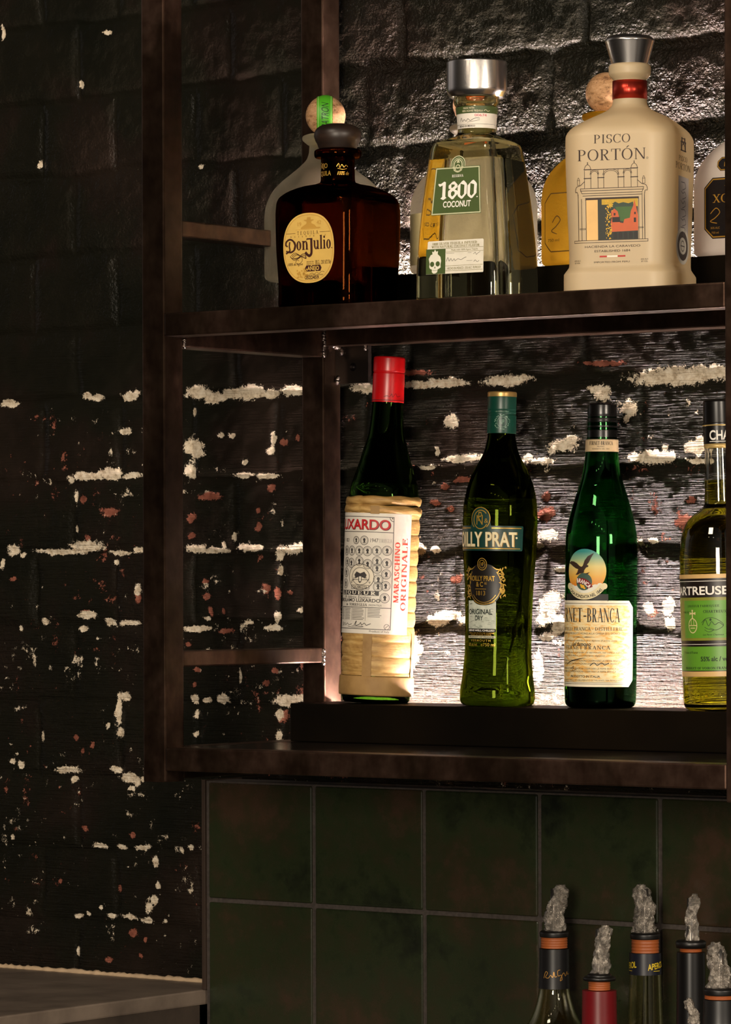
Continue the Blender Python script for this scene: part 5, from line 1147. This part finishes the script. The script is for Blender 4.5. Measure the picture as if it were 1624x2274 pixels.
def chartreuse():
    r = stand('herbal_liqueur_bottle', .5111, .235, 1.3802, 0, -1.4, 'clear bottle of yellow-green liqueur with a bright green label, beside the right post')
    rows = [(0.3, 33.5), (2.9, 37.3), (7.0, 39.0), (19.6, 39.4), (124.4, 39.4), (145.4, 39.0), (159.3, 37.7), (166.4, 35.6), (174.3, 32.3), (181.1, 26.4), (185.7, 20.5), (189.0, 16.4), (192.4, 14.5), (216.7, 13.8), (244.4, 13.0), (284, 12.6)]
    sh = Shape([(z, a, a, a) for z, a in rows]); body('glass_body', sh, glass('flint_glass', (.97, .97, .94), 0, 1.5, .02, 60), r, .3, 284, 96, cavity=(214.5, 2.4))
    body('liquid', sh, glass('yellow_green_liquid', (.66, .62, .10), 0, .91), r, 7, 214.0, 72, off=-2.4)
    bc = plain((14, 12, 10), .3); gd = plain((196, 166, 104), .4, .3)
    cp = lathe('cap', rounded([(247.6, 13.2), (247.8, 13.9), (265, 13.7), (265.2, 14.2), (267, 14.2), (267.2, 13.6), (287, 13.3), (288.4, 12.4), (288.6, 2)], .4), bc, r)
    lathe('neck_band', [(243.6, 13.0), (243.7, 13.7), (247.7, 13.7), (247.8, 13.2)], gd, r)
    lathe('cap_ring', [(264.4, 13.7), (264.6, 14.5), (265.4, 14.5), (265.6, 13.7)], gd, r)
    cc = Shape([(245, 14.0, 14.0, 14.0), (270, 13.9, 13.9, 13.9)])
    Layer(cc, .1).text('CHARTREUSE', 27, 251.4, 8.4, 56, bold=True).rect(-1, 249.4, 42, 250.0).make('lettering', WHT, cp, 1.5)
    GRN = plain((92, 146, 40), .4); BK = plain((24, 14, 10), .4); TAN = plain((206, 168, 108), .4)
    U = 70
    l0 = Layer(sh, .15).rect(-U, 105.4, U, 123.0).make('label', BK, r)
    Layer(sh, .15).rect(-U, 123.0, U, 126.8).make('label_edge', TAN, r)
    Layer(sh, .3).rect(-U, 120.2, U, 120.7).text('CHARTREUSE', -12.6, 108.0, 7.4, 80, bold=True).make('lettering', WHT, l0)
    l1 = Layer(sh, .15).rect(-U, 65.6, U, 105.4).make('label', plain((128, 128, 44), .4), r); Layer(sh, .27).rect(-22, 68.0, 27, 102.6).make('label_panel', GRN, l1)
    l2 = Layer(sh, .15).rect(-U, 60.0, U, 65.6).make('label', BK, r); Layer(sh, .3).rect(-U, 62.0, U, 62.4).make('lettering', WHT, l2)
    l3 = Layer(sh, .15).rect(-U, 37.8, U, 60.0).make('label', GRN, r)
    Layer(sh, .15).rect(-U, 32.2, U, 37.0).make('label_edge', TAN, r); Layer(sh, .15).rect(-U, 37.0, U, 37.8).make('label_edge', BK, r)
    T = Layer(sh, .4); T.serif('LIQUEUR FABRIQUEE', 1.5, 96.6, 2.0, 34, T=.2, t=.08, gap=.2).serif('CHARTREUX', 14, 91.2, 2.4, 22, T=.2, t=.08, gap=.12).serif('PAR LES', -18.4, 91.0, 1.8, 10, T=.2, t=.08)
    T.stroke([(2, 80), (5, 85), (8, 79), (11, 83), (14, 80), (18, 82), (22, 79)], .5).stroke([(1, 82), (6, 86), (14, 86), (22, 80), (16, 75.4), (8, 76), (4, 78)], .45).stroke([(4, 75.6), (8, 73.4), (13, 75.4), (9, 77)], .4).disc(10, 84.8, 1, 1.3, 10).text('Les Peres Chartreux', 12, 70.2, 1.6, 20, slant=.3)
    T.text('Product of France', -14, 53.6, 2.2, 20).text('55% alc / vol', 13, 46.6, 4.0, 28, bold=True).serif('PRODUCT OF VOIRON FRANCE', 3, 39.0, 2.2, 50, T=.2, t=.07)
    T.make('lettering', plain((28, 52, 16)), l1)
    O_ = Layer(sh, .42); O_.ring(-9.4, 79.4, 5.6, 7.0, .9).rect(-14.4, 79.2, -4.4, 80.0).rect(-12.4, 76.8, -6.4, 77.6).rect(-11.4, 80, -10.8, 85.6).rect(-8.2, 80, -7.6, 85.6).rect(-10.1, 86, -8.7, 93.4).rect(-12.6, 90, -6.2, 91.4).poly([(-10.6, 94), (-8.2, 94), (-9.4, 91.4)]).rect(-13.2, 89.4, -12.2, 92).rect(-6.6, 89.4, -5.6, 92)
    O_.make('orb_emblem', plain((214, 200, 140)), l1)
    Layer(sh, .5).text('CHARTREUSE', 2, 13.6, 5.2, 62, bold=True).make('moulded_lettering', glass('flint_glass_letters', (.97, .97, .90), .05, 1.5), r)
chartreuse()

# ------------------------------------------------------------------ pour bottles at the bottom, spouts wrapped in film
FILM = film_mat(); ORNG = plain((150, 78, 34), .5); RUB = plain((13, 11, 10), .4)
def film(name, parent, z0, z1, r0, r1, seed, lean=0.0):
    rr_ = random.Random(seed); n, k = 28, 22; V, F = [], []
    ph = [rr_.uniform(0, 6.28) for _ in range(8)]
    for j in range(k + 1):
        t = j / k; z = z0 + (z1 - z0) * t; R = r0 + (r1 - r0) * t
        if t > .93: R *= .55
        for i in range(n):
            a = 2 * pi * i / n
            q = R * (1 + .22 * sin(3 * a + ph[0] + 7 * t) * sin(9 * t + ph[1]) + .16 * sin(7 * a + ph[2] - 11 * t) + .10 * rr_.uniform(-1, 1))
            V.append(((q * cos(a) + lean * t * 6 + 1.2 * sin(8 * t + ph[3])) / 1000, (q * sin(a) + 1.0 * sin(6 * t + ph[4])) / 1000, (z + .8 * rr_.uniform(-1, 1)) / 1000))
    for j in range(k):
        for i in range(n): F.append((j * n + i, j * n + (i + 1) % n, (j + 1) * n + (i + 1) % n, (j + 1) * n + i))
    F.append(tuple(range(k * n, k * n + n))); F.append(tuple(reversed(range(n))))
    return link_mesh(name, V, F, FILM, parent)
def pourer(r, z, rc, h, seed, ring=10.5, lean=0.0, rs=(9.5, 6.5)):
    """stopper with its rubber collar, cork-coloured ring and the film-wrapped spout above"""
    lathe('stopper_ring', rounded([(z - ring, rc - 1.2), (z - ring + .4, rc)] + [(z - ring + .6 + i * (ring - 1) / 8, rc - (.5 if i % 2 else 0)) for i in range(9)] + [(z, rc - .6)], .3), ORNG, r, 48, False)
    lathe('stopper_collar', rounded([(z - .2, rc - 1), (z, rc + .8), (z + 4.5, rc + 1.2), (z + 6.2, rc - .8), (z + 6.6, 4)], .8), RUB, r, 48)
    lathe('pour_spout', [(z + 5, 4.6), (z + h * .5, 4.0), (z + h - 4, 3.2), (z + h - 3.8, 2.4)], plain((120, 116, 112), .25, .9), r, 24)
    film('film_wrap', r, z + 5.6, z + h, rs[0], rs[1], seed, lean)
def neck_bottle(name, X, Y, label, cat, zc, rows, gm, seed, rc, h, ring=10.5, lean=0.0, rs=(9.5, 6.5), opaque=False, lift=0.0):
    rows = [(z + (lift if z > 151 else 0), a) for z, a in rows]; zc += lift
    r = empty(name, (X, Y, .900), label, cat, 'pour bottles with film-wrapped spouts')
    sh = Shape([(z, a, a, a) for z, a in rows]); body('glass_body', sh, gm, r, rows[0][0], rows[-1][0], 72, cavity=None if opaque else (rows[-1][0] - 120, 2.4))
    pourer(r, zc, rc, h, seed, ring, lean, rs); return r, sh
def neck_label(r, sh, z0, z1, m, off=.25):
    U = pi * sh.dims((z0 + z1) / 2)[0] * .985
    return Layer(sh, off).rect(-U, z0, U, z1).make('neck_label', m, r)
r, sh = neck_bottle('pour_bottle', .3477, .19, 'clear pour bottle with a black neck label signed in gold script', 'bottle', 268.0,
    [(0, 38), (4, 41), (150, 41), (172, 37), (186, 25.5), (196, 20.5), (206, 17.2), (219, 14.6), (240, 14.0), (257.5, 13.9)], G_CLEAR, 1, 12.8, 49.5, 10.5, 1.2, lift=-4.3)
lb = neck_label(r, sh, 215.3, 252.7, plain((12, 11, 13), .4))
T = Layer(sh, .4); T.stroke([(-2, 225.7), (0, 231.7), (2, 230.7), (0, 226.7), (3, 226.1), (5, 228.7), (7, 226.7), (8, 231.7), (9, 227.3), (11, 227.7)], .55).stroke([(14, 233.7), (11.6, 232.7), (12, 228.1), (15, 228.7), (16, 224.7), (14, 223.7), (16, 228.7), (18, 230.7), (20, 227.7), (22, 231.7), (23, 229.1), (26, 229.7)], .55)
T.make('lettering', plain((190, 140, 66), .4, .4), lb, 1.5)
r, sh = neck_bottle('pour_bottle', .4654, .09, 'red-capped pour bottle, second from the left and shortest of the row', 'bottle', 231.9,
    [(0, 36), (4, 38), (140, 38), (160, 30), (176, 17), (190, 16.2), (222.6, 15.6)], plain((98, 12, 18), .35), 2, 10.2, 50.4, 9.1, 1.0, (7.4, 5.2), True, 6.0)
lathe('collar_flange', [(237.4, 9), (237.6, 14.6), (240, 15.0), (241.2, 13.6), (241.6, 9)], RUB, r, 48)
r, sh = neck_bottle('pour_bottle', .4502, .19, 'clear pour bottle with a navy neck label lettered in yellow, behind the right end of the row', 'bottle', 271.4,
    [(0, 38), (4, 41), (130, 41), (155, 33), (175, 20), (193, 16.4), (220, 15.4), (238, 14.9), (258.9, 14.5)], G_CLEAR, 3, 13.0, 50.5, 12.8, -.6, (9.8, 7.0), lift=-4.3)
r['label'] = 'clear pour bottle with a navy neck label lettered in yellow'
lb = neck_label(r, sh, 234.3, 254.3, plain((16, 18, 30), .4))
T = Layer(sh, .4)
for u in (20.5, -9.4, -36): T.text('APEROL', u, 240.3, 5.4, 19, bold=True, rot=8, slant=.1)
for u in (20.5, -9.4): T.rect(u - 4, 237.9, u + 4, 238.4)
T.make('lettering', plain((206, 178, 40), .4), lb, 1.5)
r, sh = neck_bottle('pour_bottle', .5637, .09, 'all-black pour bottle with a thin orange ring under its spout', 'bottle', 266.0,
    [(0, 38), (4, 40), (150, 40), (170, 30), (186, 15), (200, 13.4), (262, 12.8)], plain((11, 10, 10), .3), 4, 10.0, 48, 3.8, .6, (5.6, 4.2), True, 6.5)
lathe('collar_flange', [(272.3, 8), (272.5, 13.2), (277.5, 13.8), (278.9, 12.4), (279.3, 7)], RUB, r, 48)
r, sh = neck_bottle('pour_bottle', .6876, -.06, 'dark pour bottle at the right edge, nearest the viewer, with a thick wrapped spout', 'bottle', 248.0,
    [(0, 36), (4, 39), (170, 39), (195, 30), (215, 17), (225, 14.6), (244, 14.0)], plain((20, 20, 21), .4), 5, 13.2, 44, 3.6, -.8, (9.5, 6.4), True, 2.5)
ff = film('film_tail', r, 226, 247, 4.6, 3.4, 8, -1.0); ff.location = (-.021 * cos(radians(37)), -.021 * sin(radians(37)), 0)
